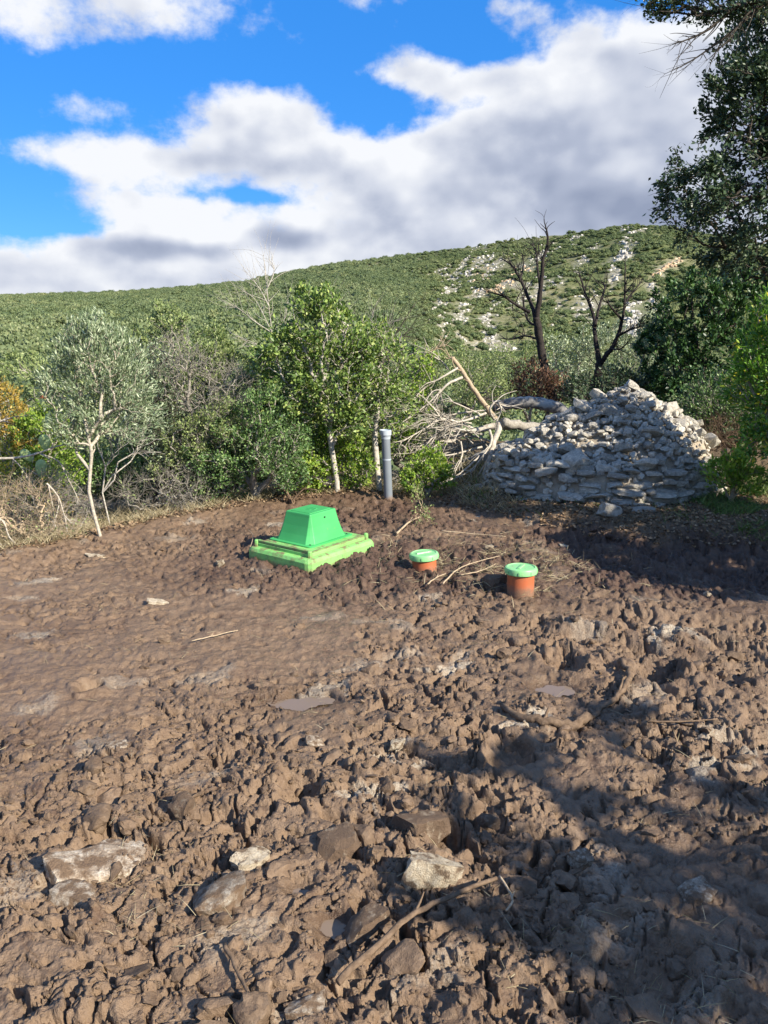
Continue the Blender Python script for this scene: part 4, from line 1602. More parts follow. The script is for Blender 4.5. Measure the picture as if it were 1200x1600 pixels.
lone_rock(530, 1318, .095, 7, 'muddy_rock2', 'rounded muddy rock left of the pale cream rock', 0.2, 0.35, flat=(1, .8, .6))
lone_rock(655, 1290, .11, 8, 'muddy_rock2', 'big brown muddy lump behind the pale cream rock', 0.7, 0.35, flat=(1, .85, .65))
lone_rock(572, 1445, .08, 9, 'muddy_rock2', 'mud-coated rock left of the long stick', 0.4, 0.25, flat=(1, .8, .75))
lone_rock(905, 1345, .06, 10, 'muddy_rock', 'grey wet stone in the shade at right of the pale rock', 0.4, 0.2, flat=(1, .8, .7))
lone_rock(618, 1165, .055, 11, 'pale_rock', 'small whitish stone at the edge of the dappled shade', 0.8, 0.3, flat=(1, .6, .5))
lone_rock(492, 1160, .06, 12, 'muddy_rock', 'small chalky stone pressed into the middle of the mud', 0.2, 0.4, flat=(1, .8, .5))
lone_rock(180, 1170, .07, 13, 'muddy_rock', 'flat chalky stone pressed into the mud at left', 0.4, 0.5, flat=(1, .6, .35))
lone_rock(765, 1280, .06, 14, 'muddy_rock2', 'wet brown stone up and right of the pale rock', 0.3, 0.2, flat=(1, .6, .6))
lone_rock(345, 882, .05, 15, 'pale_rock', 'small pale round stone left of the tank lid', 0.3, 0.2, flat=(1, .8, .7))
lone_rock(764, 858, .055, 16, 'pale_rock', 'pale rounded stone on the soil behind the two capped pipes', 0.3, 0.25, flat=(1, .7, .6))
lone_rock(772, 914, .085, 17, 'muddy_rock2', 'brown clod-like stone touching the taller capped pipe', 0.5, 0.2, flat=(1, .8, .85))
lone_rock(150, 868, .10, 18, 'pale_rock', 'long flat pale stone near the olive tree foot', -0.2, 0.4, flat=(1, .4, .28))
lone_rock(255, 940, .12, 19, 'pale_rock', 'thin pale stone flake lying on the smooth mud at left', 0.1, 0.6, flat=(1, .35, .22))
lone_rock(955, 803, .15, 20, 'limestone', 'pale boulder in the grass in front of the stone heap', 0.2, 0.2, flat=(1, .75, .7), name='boulder', cat='boulder')
lone_rock(1005, 800, .16, 21, 'limestone', 'low flat boulder right of the pale boulder before the heap', 0.0, 0.35, flat=(1, .6, .35), name='boulder', cat='boulder')
lone_rock(1090, 760, .22, 22, 'limestone', 'grey block of rock at the right foot of the stone heap', 0.1, 0.15, flat=(1, .7, .6), name='boulder', cat='boulder')
lone_rock(1105, 932, .045, 23, 'pale_rock', 'small white stone at the edge of the shaded hollow', 0.4, 0.2, flat=(.7, .7, .9))
lone_rock(880, 855, .06, 24, 'limestone', 'grey stone at the left end of the shaded hollow', 0.4, 0.3, flat=(1, .7, .5))
lone_rock(975, 885, .09, 25, 'limestone', 'flat grey stone on the floor of the shaded hollow', 0.2, 0.5, flat=(1, .7, .35))
lone_rock(1090, 1395, .07, 26, 'muddy_rock', 'bluish white chipped stone in deep shade at lower right', 0.2, 0.4, flat=(1, .8, .5))
lone_rock(480, 1580, .07, 27, 'muddy_rock', 'chalky stone at the bottom edge of the mud', 0.2, 0.3, flat=(1, .8, .6))


def stick(px_pts, rad0, rad1, mt, label, lift=0.012, k=7, seed=0, name='stick', cat='stick', group=None):
    pts = []
    for i, p in enumerate(px_pts):
        g = gpix(p[0], p[1])
        base = land1(g.x, g.y)
        pts.append((g.x, g.y, max(g.z, base + 0.005) + lift + (p[2] if len(p) > 2 else 0)))
    v, f, tr, Q, rq = limb(pts, np.linspace(rad0, rad1, len(pts)), k, 0.25, seed)
    s = Soup()
    s.add(v, f, tr)
    # a short side snag
    i = len(Q) // 2
    dirv = np.array([0.3, 0.5, 0.4]) * rad0 * 8
    v, f, tr, _, _ = limb([Q[i], Q[i] + dirv * 0.5, Q[i] + dirv], [rq[i] * .6, rq[i] * .45, rq[i] * .2], 5, 0.1, seed + 1)
    s.add(v, f, tr)
    return link(name, s.mesh(name, pts[0]), BK[mt], label=label, cat=cat, group=group), pts


def place(op):
    op[0].location = op[1][0]
    return op[0]


place(stick([(528, 1548, .0), (590, 1500, .02), (650, 1452, .03), (710, 1418, .02), (775, 1388, .01)], .010, .006, 'muddy', 'long mud-covered stick slanting below the pale rock', 0.02, seed=1))
place(stick([(785, 1108), (810, 1128), (850, 1138), (895, 1140), (920, 1132)], .014, .022, 'muddy', 'thick curved muddy root at the edge of the shade', 0.012, seed=2, name='root', cat='root'))
place(stick([(968, 1038), (982, 1055), (978, 1078), (962, 1098), (940, 1112), (925, 1128)], .016, .010, 'muddy', 'hooked muddy root standing above the thick curved root', 0.015, seed=3, name='root', cat='root'))
place(stick([(692, 920), (715, 897), (745, 885), (780, 876)], .006, .003, 'straw', 'pale dry root bowed over the soil left of the taller capped pipe', 0.03, 5, 4, 'root', 'root'))
place(stick([(720, 906), (750, 898), (775, 886)], .005, .003, 'straw', 'short pale twig beside the brown stone', 0.02, 5, 5, 'twig', 'twig'))
place(stick([(668, 918), (682, 908), (696, 902)], .006, .004, 'straw', 'short straw-coloured twig in front of the shorter capped pipe', 0.02, 5, 6, 'twig', 'twig'))
place(stick([(620, 838), (640, 822), (655, 812)], .010, .006, 'straw', 'pale forked branch stub on the soil behind the tank lid', 0.02, 6, 7, 'branch', 'branch'))
place(stick([(690, 836), (740, 838), (790, 842)], .005, .003, 'straw', 'thin dry stem lying along the soil below the stone heap', 0.015, 5, 8, 'stem', 'stem'))
place(stick([(390, 870), (396, 850), (388, 838)], .003, .002, 'straw', 'thin dry stalk sticking up at the left corner of the tank lid', 0.05, 5, 9, 'stalk', 'stalk'))
place(stick([(352, 1490), (372, 1530), (392, 1570)], .007, .004, 'muddy', 'short muddy stick near the lower left corner of the mud', 0.02, 6, 10))
place(stick([(1010, 1140), (1060, 1136), (1120, 1132)], .005, .003, 'muddy', 'thin muddy twig on the lit mud at far right', 0.02, 5, 11, 'twig', 'twig'))
place(stick([(780, 1385), (800, 1420), (790, 1445)], .004, .003, 'straw', 'thin bent twig at the upper end of the long stick', 0.03, 5, 12, 'twig', 'twig'))
place(stick([(300, 1008), (330, 1000), (372, 990)], .004, .003, 'straw', 'thin dry twig on the smooth mud below the tank lid', 0.015, 5, 13, 'twig', 'twig'))

# ------------------------------------------------------------------ plants
def lobe(px, py, rx, ry, y, dy=None):
    s = y / F_PX * 1.04
    c = at(px, py, y)
    return ((c.x, c.y, c.z), (rx * s, (rx * s if dy is None else dy), ry * s))


def foot(px, y):
    p = at(px, 800, y)
    return np.array([p.x, y, land1(p.x, y) - 0.03])


def P3(px, py, y):
    p = at(px, py, y)
    return np.array([p.x, p.y, p.z])


# young olive with its pale bent trunk
ob = gpix(156, 838)
oy = ob.y + 0.03
plant('olive_tree', 'young silvery olive tree with a pale bent trunk at the left edge of the mud', 'tree', (ob.x, oy, ob.z - .04),
      [P3(146, 800, oy), P3(139, 768, oy), P3(141, 735, oy + .02), P3(143, 712, oy + .02)],
      [lobe(150, 560, 62, 60, oy + .1), lobe(108, 610, 48, 50, oy + .1), lobe(190, 590, 48, 55, oy + .15), lobe(140, 520, 38, 32, oy + .1), lobe(205, 650, 50, 45, oy + .2), lobe(125, 660, 50, 40, oy + .1)],
      700, 12500, (.040, .0105), BK['olive'], LM['olive'], 1, r_tip=.0013, r_max=.014, bend=.5, up=.7, spread=.035, twig=.7, outward=.4)
# bare limb of the same thicket, low right of the olive trunk
plant('bare_sapling', 'thin bare sapling with bleached twigs just behind the olive trunk', 'sapling', foot(172, 6.6) , [P3(160, 770, 6.6), P3(165, 730, 6.6)],
      [lobe(190, 700, 50, 25, 6.6, .2), lobe(230, 690, 40, 30, 6.7, .2), lobe(185, 640, 20, 40, 6.5, .15)], 40, 0, (.03, .01), BK['pale'], None, 2, r_tip=.0018, r_max=.007, bend=.8, twig=1.2, spread=.08)

# left edge
plant('autumn_shrub', 'orange and yellow autumn shrub at the far left edge', 'shrub', foot(0, 7.4), [P3(0, 740, 7.4)],
      [lobe(5, 640, 35, 45, 7.4, .3), lobe(-60, 640, 60, 60, 7.5, .4), lobe(30, 690, 30, 30, 7.3, .2)], 260, 6500, (.036, .02), BK['grey'], LM['orange'], 3, up=.4)
plant('lime_shrub', 'bright lime green shrub behind the olive tree at left', 'shrub', foot(75, 7.3), [P3(75, 780, 7.3)],
      [lobe(60, 680, 40, 40, 7.3, .3), lobe(95, 730, 42, 40, 7.3, .3), lobe(40, 730, 40, 40, 7.2, .3), lobe(75, 650, 24, 26, 7.3, .2)], 300, 8500, (.03, .018), BK['grey'], LM['lime'], 4, up=.4)
plant('ochre_shrub', 'yellow-green thinning shrub above the dry brush at left', 'shrub', foot(30, 6.8), [P3(30, 790, 6.8)],
      [lobe(25, 760, 50, 35, 6.8, .3), lobe(80, 780, 40, 25, 6.9, .25), lobe(-20, 720, 45, 40, 6.9, .3)], 260, 4500, (.026, .014), BK['grey'], LM['yellow'], 5, up=.3, twig=2.5)
for i, (px, yv, lo, nd, lf, lab) in enumerate([
        (40, 5.95, [(30, 800, 75, 55), (-40, 790, 60, 60), (90, 830, 40, 25)], 330, 700, 'tangle of grey dry brush spilling over the mud edge at lower left'),
        (105, 6.5, [(105, 800, 55, 35), (70, 770, 50, 40)], 220, 300, 'low tangle of dry twigs between the grey brush and the olive trunk'),
        (245, 7.2, [(235, 770, 60, 30), (290, 760, 50, 40)], 240, 500, 'dry twiggy brush right of the olive tree trunk')]):
    plant('dry_brush', lab, 'brush', foot(px, yv), [foot(px, yv) + np.array([0, 0, .08])],
          [lobe(a, b_, c, d, yv, .3) for a, b_, c, d in lo], nd, lf, (.022, .012), BK['straw'] if i == 0 else BK['grey'], LM['moss'], 10 + i, 'dry brush along the left edge', r_tip=.0016, r_max=.01, bend=.25, twig=4.0, spread=.10, up=.1, crown_name='leaves', trunk_name='twigs', wiggle=.12)
# bleached fallen boughs lying over the dry brush
def bough(name, label, cat, px_paths, y, r0, r1, wood, seed, twigs=10, tl=.12, group=None, anchor=None):
    t = thing(name, label, cat, tuple(anchor if anchor is not None else P3(px_paths[0][0][0], px_paths[0][0][1], y)), 0, group)
    rng = np.random.default_rng(seed)
    for k, path in enumerate(px_paths):
        dj = rng.normal() * .12
        pts = [P3(p[0], p[1], y + (p[2] if len(p) > 2 else 0) + dj * j / len(path)) for j, p in enumerate(path)]
        w = 1.0 if k == 0 else rng.uniform(.45, .75)
        v, f, tr, Q, rq = limb(pts, np.linspace(r0 * w, r1 * w, len(pts)), 6, .12, seed + k)
        s = Soup()
        s.add(v, f, tr)
        for _ in range(twigs):
            i = rng.integers(len(Q) // 4, len(Q))
            g = Q[min(i + 1, len(Q) - 1)] - Q[max(i - 1, 0)]
            d = unit(g) + rng.normal(size=3) * .55
            L_ = tl * rng.uniform(.5, 1.4)
            a, b2, c3 = Q[i], Q[i] + d * L_ * .5 + rng.normal(size=3) * L_ * .08, Q[i] + d * L_ + rng.normal(size=3) * L_ * .2
            v, f, tr, _, _ = limb([a, b2, c3], [rq[i] * .55, rq[i] * .4, rq[i] * .15], 4, 0, 1)
            s.add(v, f, tr)
        link('branch' if k else 'stem', s.mesh(name + '_limb', tuple(t.location)), wood, t)
    return t


bough('fallen_bough', 'long bleached bough reaching from the left edge towards the olive tree', 'branch',
      [[(-30, 716), (20, 716), (60, 708), (100, 695), (135, 700)], [(60, 708), (90, 720), (105, 745), (125, 785)], [(20, 716), (40, 740), (50, 765)], [(-10, 662), (10, 655), (28, 650)]], 6.25, .012, .004, BK['bleached'], 31, 8, .10)
bough('bent_branch', 'pale forked branch hanging over the dry brush in front of the olive', 'branch',
      [[(73, 755), (90, 775), (100, 805), (105, 835), (98, 850)], [(76, 760), (82, 790), (84, 815), (75, 835)], [(92, 790), (86, 815), (88, 828)], [(100, 805), (112, 818)]], 5.95, .008, .003, BK['bleached'], 32, 4, .06)
bough('bent_branch', 'pale branch lying against the brush at the lower left edge', 'branch',
      [[(-20, 800), (5, 815), (15, 840), (35, 855)], [(0, 812), (-5, 840), (10, 860)]], 5.7, .009, .004, BK['bleached'], 33, 5, .07)

# prickly pear behind the olive
def prickly_pear(px, py, y):
    f0 = foot(px, y)
    t = thing('prickly_pear', 'pale green prickly pear cactus peeping out between the lime shrub and the olive', 'cactus', tuple(f0))
    m, tt, b, out = mat('cactus_skin')
    n = tt.noise(objco(tt), 40, 3, .5).outputs['Fac']
    tt.put(b.inputs['Base Color'], tt.ramp(n, [(.3, (.30, .40, .13)), (.7, (.46, .54, .22))]))
    b.inputs['Roughness'].default_value = .5
    fr, t2, b2, o2 = mat('cactus_fruit')
    b2.inputs['Base Color'].default_value = (.42, .14, .05, 1)
    pads = [(px - 8, py + 90, .11, .2), (px - 2, py + 50, .10, -.1), (px + 4, py + 15, .085, .25), (px + 28, py + 45, .09, .8), (px - 30, py + 70, .09, -.7), (px + 45, py + 20, .075, .5), (px - 5, py - 14, .06, .1), (px + 15, py + 90, .1, .5)]
    for i, (a, b_, r, rot) in enumerate(pads):
        if i in (3, 5, 7):
            continue
        r *= .75
        bm = bmesh.new()
        bmesh.ops.create_uvsphere(bm, u_segments=16, v_segments=10, radius=1)
        for v in bm.verts:
            k = 1 + .25 * v.co.z
            v.co = Vector((v.co.x * r * .62 * k, v.co.y * r * .16, v.co.z * r))
        o = link('pad', from_bm(bm, 'pad', True), m, t)
        p = P3(a, b_, y) - f0
        o.location = p
        o.rotation_euler = (0, rot, .3 * math.sin(i * 2.1))
        if i == 6:
            for j in range(4):
                bm = bmesh.new()
                bmesh.ops.create_uvsphere(bm, u_segments=8, v_segments=6, radius=1)
                for v in bm.verts:
                    v.co = Vector((v.co.x * .011, v.co.y * .011, v.co.z * .02))
                fo = link('fruit', from_bm(bm, 'fruit', True), fr, o)
                ang = -.7 + j * .45
                fo.location = (math.sin(ang) * r * .62, 0, math.cos(ang) * r * 1.05)
                fo.rotation_euler = (0, ang, 0)


prickly_pear(72, 642, 6.75)

# thicket along the edge, left to right
plant('grey_thicket_shrub', 'grey-green shrub full of dead twigs right of the olive tree', 'shrub', foot(245, 7.6), [P3(245, 780, 7.6), P3(248, 720, 7.6)],
      [lobe(250, 640, 50, 60, 7.6, .4), lobe(270, 700, 50, 50, 7.6, .4), lobe(240, 580, 40, 40, 7.7, .3)], 480, 8500, (.030, .012), BK['dark'], LM['olive'], 40, twig=2.5, spread=.07)
plant('dead_twig_shrub', 'leafless shrub, a dense web of grey twigs above the green thicket', 'shrub', foot(330, 7.6), [P3(325, 760, 7.6), P3(320, 690, 7.6)],
      [lobe(320, 600, 75, 50, 7.5, .35), lobe(370, 640, 50, 60, 7.5, .3), lobe(280, 560, 45, 40, 7.6, .3), lobe(330, 680, 60, 40, 7.5, .3)], 520, 500, (.03, .014), BK['grey'], LM['moss'], 41, r_tip=.0021, r_max=.02, twig=3.0, spread=.10, bend=.3)
plant('kermes_oak', 'dense dark green evergreen shrub left of the tank lid', 'shrub', foot(400, 7.35), [P3(400, 770, 7.35)],
      [lobe(375, 700, 60, 50, 7.35, .4), lobe(430, 690, 55, 55, 7.3, .4), lobe(330, 720, 45, 40, 7.4, .35), lobe(410, 640, 50, 40, 7.4, .35), lobe(450, 740, 35, 28, 7.25, .25)], 680, 19000, (.026, .016), BK['grey'], LM['kermes'], 42, up=.2)
plant('kermes_oak', 'glossy mid-green shrub between the dead twigs and the tall oak', 'shrub', foot(330, 8.2), [P3(330, 780, 8.2)],
      [lobe(300, 640, 60, 70, 8.2, .45), lobe(360, 590, 55, 60, 8.2, .45), lobe(260, 700, 60, 60, 8.3, .4), lobe(330, 560, 40, 35, 8.3, .35)], 620, 20000, (.030, .018), BK['grey'], LM['moss'], 43)
plant('bright_shrub', 'bright green leafy bush top showing above the dead twigs', 'bush', foot(330, 9.2), [P3(330, 780, 9.2), P3(332, 680, 9.2)],
      [lobe(330, 540, 32, 35, 9.2, .3), lobe(265, 500, 30, 30, 9.6, .3), lobe(300, 590, 50, 40, 9.4, .35)], 260, 6500, (.038, .024), BK['grey'], LM['moss'], 44)
plant('rear_shrub', 'grey-green shrub rising behind the olive crown', 'shrub', foot(180, 9.5), [P3(180, 780, 9.5)],
      [lobe(200, 590, 80, 60, 9.5, .6), lobe(110, 620, 80, 70, 9.6, .6), lobe(30, 600, 70, 50, 10, .6), lobe(250, 540, 50, 40, 9.8, .5), lobe(190, 690, 110, 60, 9.4, .5)], 680, 19000, (.042, .020), BK['grey'], LM['moss'], 45)
for i, (px, yv, lab, lm) in enumerate([
        (60, 9.0, 'low grey-green shrub at the far left behind the autumn shrub', 'moss'), (160, 8.2, 'low dull green shrub right behind the olive trunk', 'moss'),
        (215, 7.9, 'low dark bush in the gap right of the olive trunk', 'kermes'), (290, 7.7, 'low bush under the web of grey twigs', 'moss'), (350, 7.45, 'small dark bush by the mud edge left of the tank lid', 'kermes')]):
    plant('undergrowth_bush', lab, 'bush', foot(px, yv), [foot(px, yv) + np.array([0, 0, .12])],
          [lobe(px, 745, 48, 38, yv, .35), lobe(px + 40, 725, 42, 36, yv + .2, .35), lobe(px - 40, 735, 42, 36, yv + .1, .3)], 320, 7500, (.03, .017), BK['grey'], LM[lm], 400 + i, twig=1.6)
oak_y = 7.55
plant('downy_oak', 'tallest leafy oak with a pale slender trunk behind the tank lid', 'tree', foot(528, oak_y), [P3(526, 750, oak_y), P3(518, 700, oak_y), P3(514, 665, oak_y), P3(505, 610, oak_y)],
      [lobe(500, 520, 62, 50, oak_y, .45), lobe(445, 560, 55, 45, oak_y, .4), lobe(520, 600, 62, 50, oak_y, .45), lobe(460, 620, 60, 40, oak_y, .4), lobe(545, 650, 45, 40, oak_y, .35), lobe(495, 478, 42, 24, oak_y, .3), lobe(560, 560, 36, 40, oak_y, .3)],
      800, 15500, (.044, .026), BK['pale'], LM['oak'], 46, r_max=.03, up=.15, spread=.05, clump=.9, twig=1.6)
plant('ivy_oak', 'slim pale-barked oak with sparse yellow-green leaves beside the vent pipe', 'tree', foot(594, 7.75), [P3(590, 740, 7.75), P3(585, 680, 7.75), P3(590, 640, 7.75), P3(588, 600, 7.75)],
      [lobe(600, 570, 40, 55, 7.75, .3), lobe(575, 540, 40, 40, 7.8, .3), lobe(615, 630, 35, 45, 7.7, .25), lobe(570, 620, 30, 40, 7.7, .25)], 380, 3800, (.040, .024), BK['pale'], LM['oak'], 47, r_max=.036, twig=2.0, spread=.06, clump=.8)
plant('understorey_bush', 'leafy yellow-green bush at the foot of the tall oak', 'bush', foot(560, 7.75), [P3(560, 770, 7.75)],
      [lobe(555, 730, 35, 35, 7.7, .25), lobe(490, 740, 35, 35, 7.6, .25), lobe(530, 690, 40, 30, 7.8, .25)], 300, 5200, (.036, .022), BK['grey'], LM['lime'], 48, twig=2.0)
plant('rear_bush', 'dull green bush behind the tall oak and the vent pipe', 'bush', foot(560, 9.3), [P3(560, 770, 9.3)],
      [lobe(560, 640, 90, 80, 9.3, .6), lobe(440, 640, 80, 80, 9.2, .6), lobe(650, 660, 60, 60, 9.4, .5), lobe(620, 590, 60, 50, 9.6, .5), lobe(500, 560, 80, 50, 9.6, .5)], 680, 19000, (.044, .026), BK['dark'], LM['moss'], 49)
plant('front_bush', 'yellow-green bush filling the gap behind the tall oak trunk', 'bush', foot(550, 8.2), [P3(550, 770, 8.2)],
      [lobe(545, 700, 48, 60, 8.2, .3), lobe(485, 690, 45, 55, 8.1, .3), lobe(590, 650, 35, 60, 8.3, .3)], 360, 8500, (.034, .021), BK['grey'], LM['moss'], 54, twig=1.6)
plant('front_bush', 'light olive-green bush in front of the web of grey twigs', 'bush', foot(300, 7.3), [P3(300, 775, 7.3)],
      [lobe(300, 690, 42, 45, 7.35, .3), lobe(345, 665, 40, 45, 7.4, .3), lobe(265, 730, 30, 30, 7.35, .2)], 300, 5200, (.030, .015), BK['grey'], LM['moss'], 55, twig=2.2)
# bare boughs poking above the thicket
bough('bare_tree', 'leafless grey branches standing up above the oak against the sky', 'tree',
      [[(455, 660, .2), (436, 580, .2), (425, 520, .1), (418, 460), (412, 400)], [(425, 520), (395, 500), (370, 480), (348, 470)], [(421, 480), (405, 450), (385, 425)], [(418, 450), (428, 425), (424, 405)], [(430, 550), (395, 535), (360, 520)], [(430, 560), (445, 500), (450, 470)], [(425, 520), (400, 470), (380, 455)]], 8.4, .011, .003, BK['pale'], 50, 22, .20, anchor=foot(455, 8.6))
bough('bare_tree', 'thin dark leafless tree between the oak and the fallen trunk', 'tree',
      [[(575, 690), (585, 620), (600, 560), (620, 520), (648, 475)], [(600, 560), (605, 520), (600, 490)], [(612, 535), (635, 520), (650, 500)], [(590, 600), (570, 560), (560, 520)]], 8.9, .018, .004, BK['dark'], 51, 18, .2, anchor=foot(570, 8.9))
bough('dead_shrub', 'cluster of dead grey stems behind the tall oak crown', 'shrub',
      [[(560, 620), (575, 560), (580, 500), (590, 470)], [(570, 580), (550, 520), (545, 485)], [(575, 560), (600, 520), (612, 500)], [(565, 600), (590, 560), (615, 545)], [(560, 610), (530, 540), (520, 480), (515, 455)]], 8.2, .011, .003, BK['grey'], 52, 20, .16, anchor=foot(560, 8.2))
bough('leaning_stump', 'short leaning dead stem on the bank behind the tank lid', 'stump', [[(462, 800), (452, 778), (444, 758)], [(455, 785), (468, 770), (476, 764)]], 7.15, .020, .012, BK['muddy'], 53, 8, .08)

# ------------------------------------------------------------------ the fallen tree
FY = 8.3
ft = thing('fallen_tree', 'fallen dead tree with a fan of bleached branches, left of the stone heap', 'fallen tree', tuple(P3(790, 740, FY)))
FT = [  # path (px, py, dy), start radius, end radius, wood, name
    ([(905, 655, .5), (875, 665, .3), (840, 668, .1), (800, 663, -.1), (785, 660, -.2)], .052, .045, 'grey', 'trunk'),
    ([(890, 650, .75), (865, 636, .7), (835, 630, .7), (800, 631, .7), (770, 635, .7)], .070, .062, 'log', 'trunk'),
    ([(800, 665, 0), (762, 668, 0), (725, 678, -.05), (695, 690, -.1), (668, 702, -.2)], .040, .012, 'bleached', 'limb'),
    ([(775, 655, 0), (757, 632, 0), (738, 605, 0), (722, 580, .05), (707, 558, .05)], .030, .020, 'straw', 'limb'),
    ([(782, 660, -.15), (772, 690, -.25), (762, 725, -.35), (752, 752, -.4)], .034, .018, 'bleached', 'limb'),
    ([(790, 700, .6), (755, 715, .5), (720, 728, .5), (690, 745, .4)], .075, .05, 'log', 'limb'),
    ([(745, 672, 0), (715, 660, -.1), (690, 655, -.2), (660, 672, -.3), (628, 690, -.4)], .014, .005, 'bleached', 'branch'),
    ([(730, 675, 0), (705, 690, -.1), (680, 688, -.2), (650, 700, -.3)], .014, .004, 'bleached', 'branch'),
    ([(760, 645, 0), (735, 655, -.1), (700, 665, -.2), (670, 690, -.3), (655, 720, -.35)], .013, .005, 'bleached', 'branch'),
    ([(722, 590, 0), (700, 600, -.1), (675, 625, -.15), (650, 645, -.2), (625, 662, -.3)], .014, .004, 'bleached', 'branch'),
    ([(715, 575, 0), (690, 590, -.1), (665, 605, -.1), (640, 630, -.2)], .011, .004, 'bleached', 'branch'),
    ([(700, 578, .1), (690, 565, .1), (665, 555, .1), (660, 590, .1)], .010, .004, 'bleached', 'branch'),
    ([(665, 555, .1), (680, 545, .1), (692, 540, .15)], .009, .004, 'straw', 'branch'),
    ([(730, 600, .1), (750, 620, .1), (765, 625, .2), (785, 640, .2)], .012, .006, 'dark', 'branch'),
    ([(772, 655, -.1), (765, 640, -.2), (775, 628, -.2), (783, 640, -.2), (775, 660, -.2)], .012, .006, 'bleached', 'branch'),
    ([(765, 672, -.2), (768, 690, -.3), (755, 712, -.35), (735, 735, -.4), (700, 752, -.5)], .013, .005, 'bleached', 'branch'),
    ([(750, 712, -.3), (725, 735, -.4), (700, 752, -.5), (690, 758, -.5)], .010, .004, 'bleached', 'branch'),
    ([(720, 690, -.1), (722, 712, -.2), (712, 735, -.3), (706, 750, -.3)], .009, .004, 'bleached', 'branch'),
    ([(700, 665, 0), (675, 650, -.1), (640, 640, -.1), (612, 650, -.2)], .010, .003, 'grey', 'branch'),
    ([(690, 690, 0), (665, 715, -.2), (660, 735, -.2), (668, 748, -.2)], .008, .004, 'bleached', 'branch'),
    ([(740, 640, .2), (715, 630, .2), (690, 640, .2), (660, 630, .2)], .010, .003, 'dark', 'branch'),
    ([(760, 690, .2), (730, 700, .2), (690, 710, .1), (650, 725, .1)], .012, .004, 'grey', 'branch'),
    ([(770, 700, -.2), (745, 745, -.4), (715, 760, -.45), (695, 762, -.5)], .009, .003, 'bleached', 'branch'),
]
rngf = np.random.default_rng(60)
for _ in range(20):
    sx_, sy_ = rngf.uniform(690, 775), rngf.uniform(640, 705)
    ex_, ey_ = rngf.uniform(612, 690), rngf.uniform(585, 762)
    mx_, my_ = (sx_ + ex_) / 2 + rngf.uniform(-12, 12), (sy_ + ey_) / 2 + rngf.uniform(-22, 8)
    FT.append(([(sx_, sy_, rngf.uniform(-.1, .2)), (mx_, my_, rngf.uniform(-.3, .2)), ((mx_ + ex_) / 2, (my_ + ey_) / 2 - rngf.uniform(0, 10), rngf.uniform(-.4, .2)), (ex_, ey_, rngf.uniform(-.5, .1))],
               rngf.uniform(.007, .012), .003, ['bleached', 'bleached', 'grey', 'pale'][rngf.integers(0, 4)], 'branch'))
for k, (path, r0, r1, wd, nm) in enumerate(FT):
    pts = [P3(a, b_, FY + c) for a, b_, c in path]
    v, f, tr, Q, rq = limb(pts, np.linspace(r0, r1, len(pts)) * (1.15 if nm == 'branch' else 1.05), 10 if r0 > .03 else 6, .10, 600 + k)
    s = Soup()
    s.add(v, f, tr)
    if nm != 'trunk':
        for _ in range(15 if nm == 'branch' else 5):
            i = rngf.integers(len(Q) // 3, len(Q))
            g = unit(Q[min(i + 1, len(Q) - 1)] - Q[max(i - 1, 0)])
            d = unit(g * .9 + rngf.normal(size=3) * .55)
            L_ = .17 * rngf.uniform(.5, 1.7)
            p1 = Q[i] + d * L_ * .5 + rngf.normal(size=3) * L_ * .1
            p2 = Q[i] + d * L_ + rngf.normal(size=3) * L_ * .25
            rr = min(rq[i] * .6, .008)
            v, f, tr, _, _ = limb([Q[i], p1, p2], [rr, rr * .7, rr * .3], 4, 0, 1)
            s.add(v, f, tr)
    o = link(nm, s.mesh('fallen_' + nm, tuple(ft.location)), BK[wd], ft)
plant('regrowth_bush', 'small bright green bush growing through the fallen branches beside the vent pipe', 'bush', foot(668, 7.5), [P3(668, 770, 7.5)],
      [lobe(672, 728, 26, 34, 7.5, .2), lobe(645, 745, 20, 26, 7.45, .15), lobe(690, 745, 20, 22, 7.5, .15)], 200, 2600, (.036, .022), BK['grey'], LM['lime'], 61)
plant('regrowth_shrub', 'yellow-green leafy shoots among the upper fallen branches', 'shrub', foot(640, 8.3), [P3(640, 770, 8.3)],
      [lobe(640, 640, 32, 60, 8.3, .25), lobe(660, 580, 26, 40, 8.4, .25), lobe(625, 690, 26, 40, 8.2, .2)], 240, 2600, (.036, .022), BK['grey'], LM['lime'], 62, twig=2.0)
sp = gpix(658, 822)
plant('sapling', 'thin leafy sapling growing from the soil behind the capped pipes', 'sapling', (sp.x, sp.y, sp.z), [np.array([sp.x - .01, sp.y, sp.z + .12])],
      [lobe(660, 800, 14, 14, sp.y, .06), lobe(655, 770, 10, 18, sp.y, .05), lobe(668, 815, 20, 10, sp.y, .08)], 40, 240, (.026, .012), BK['straw'], LM['moss'], 63, r_tip=.0012, r_max=.004)

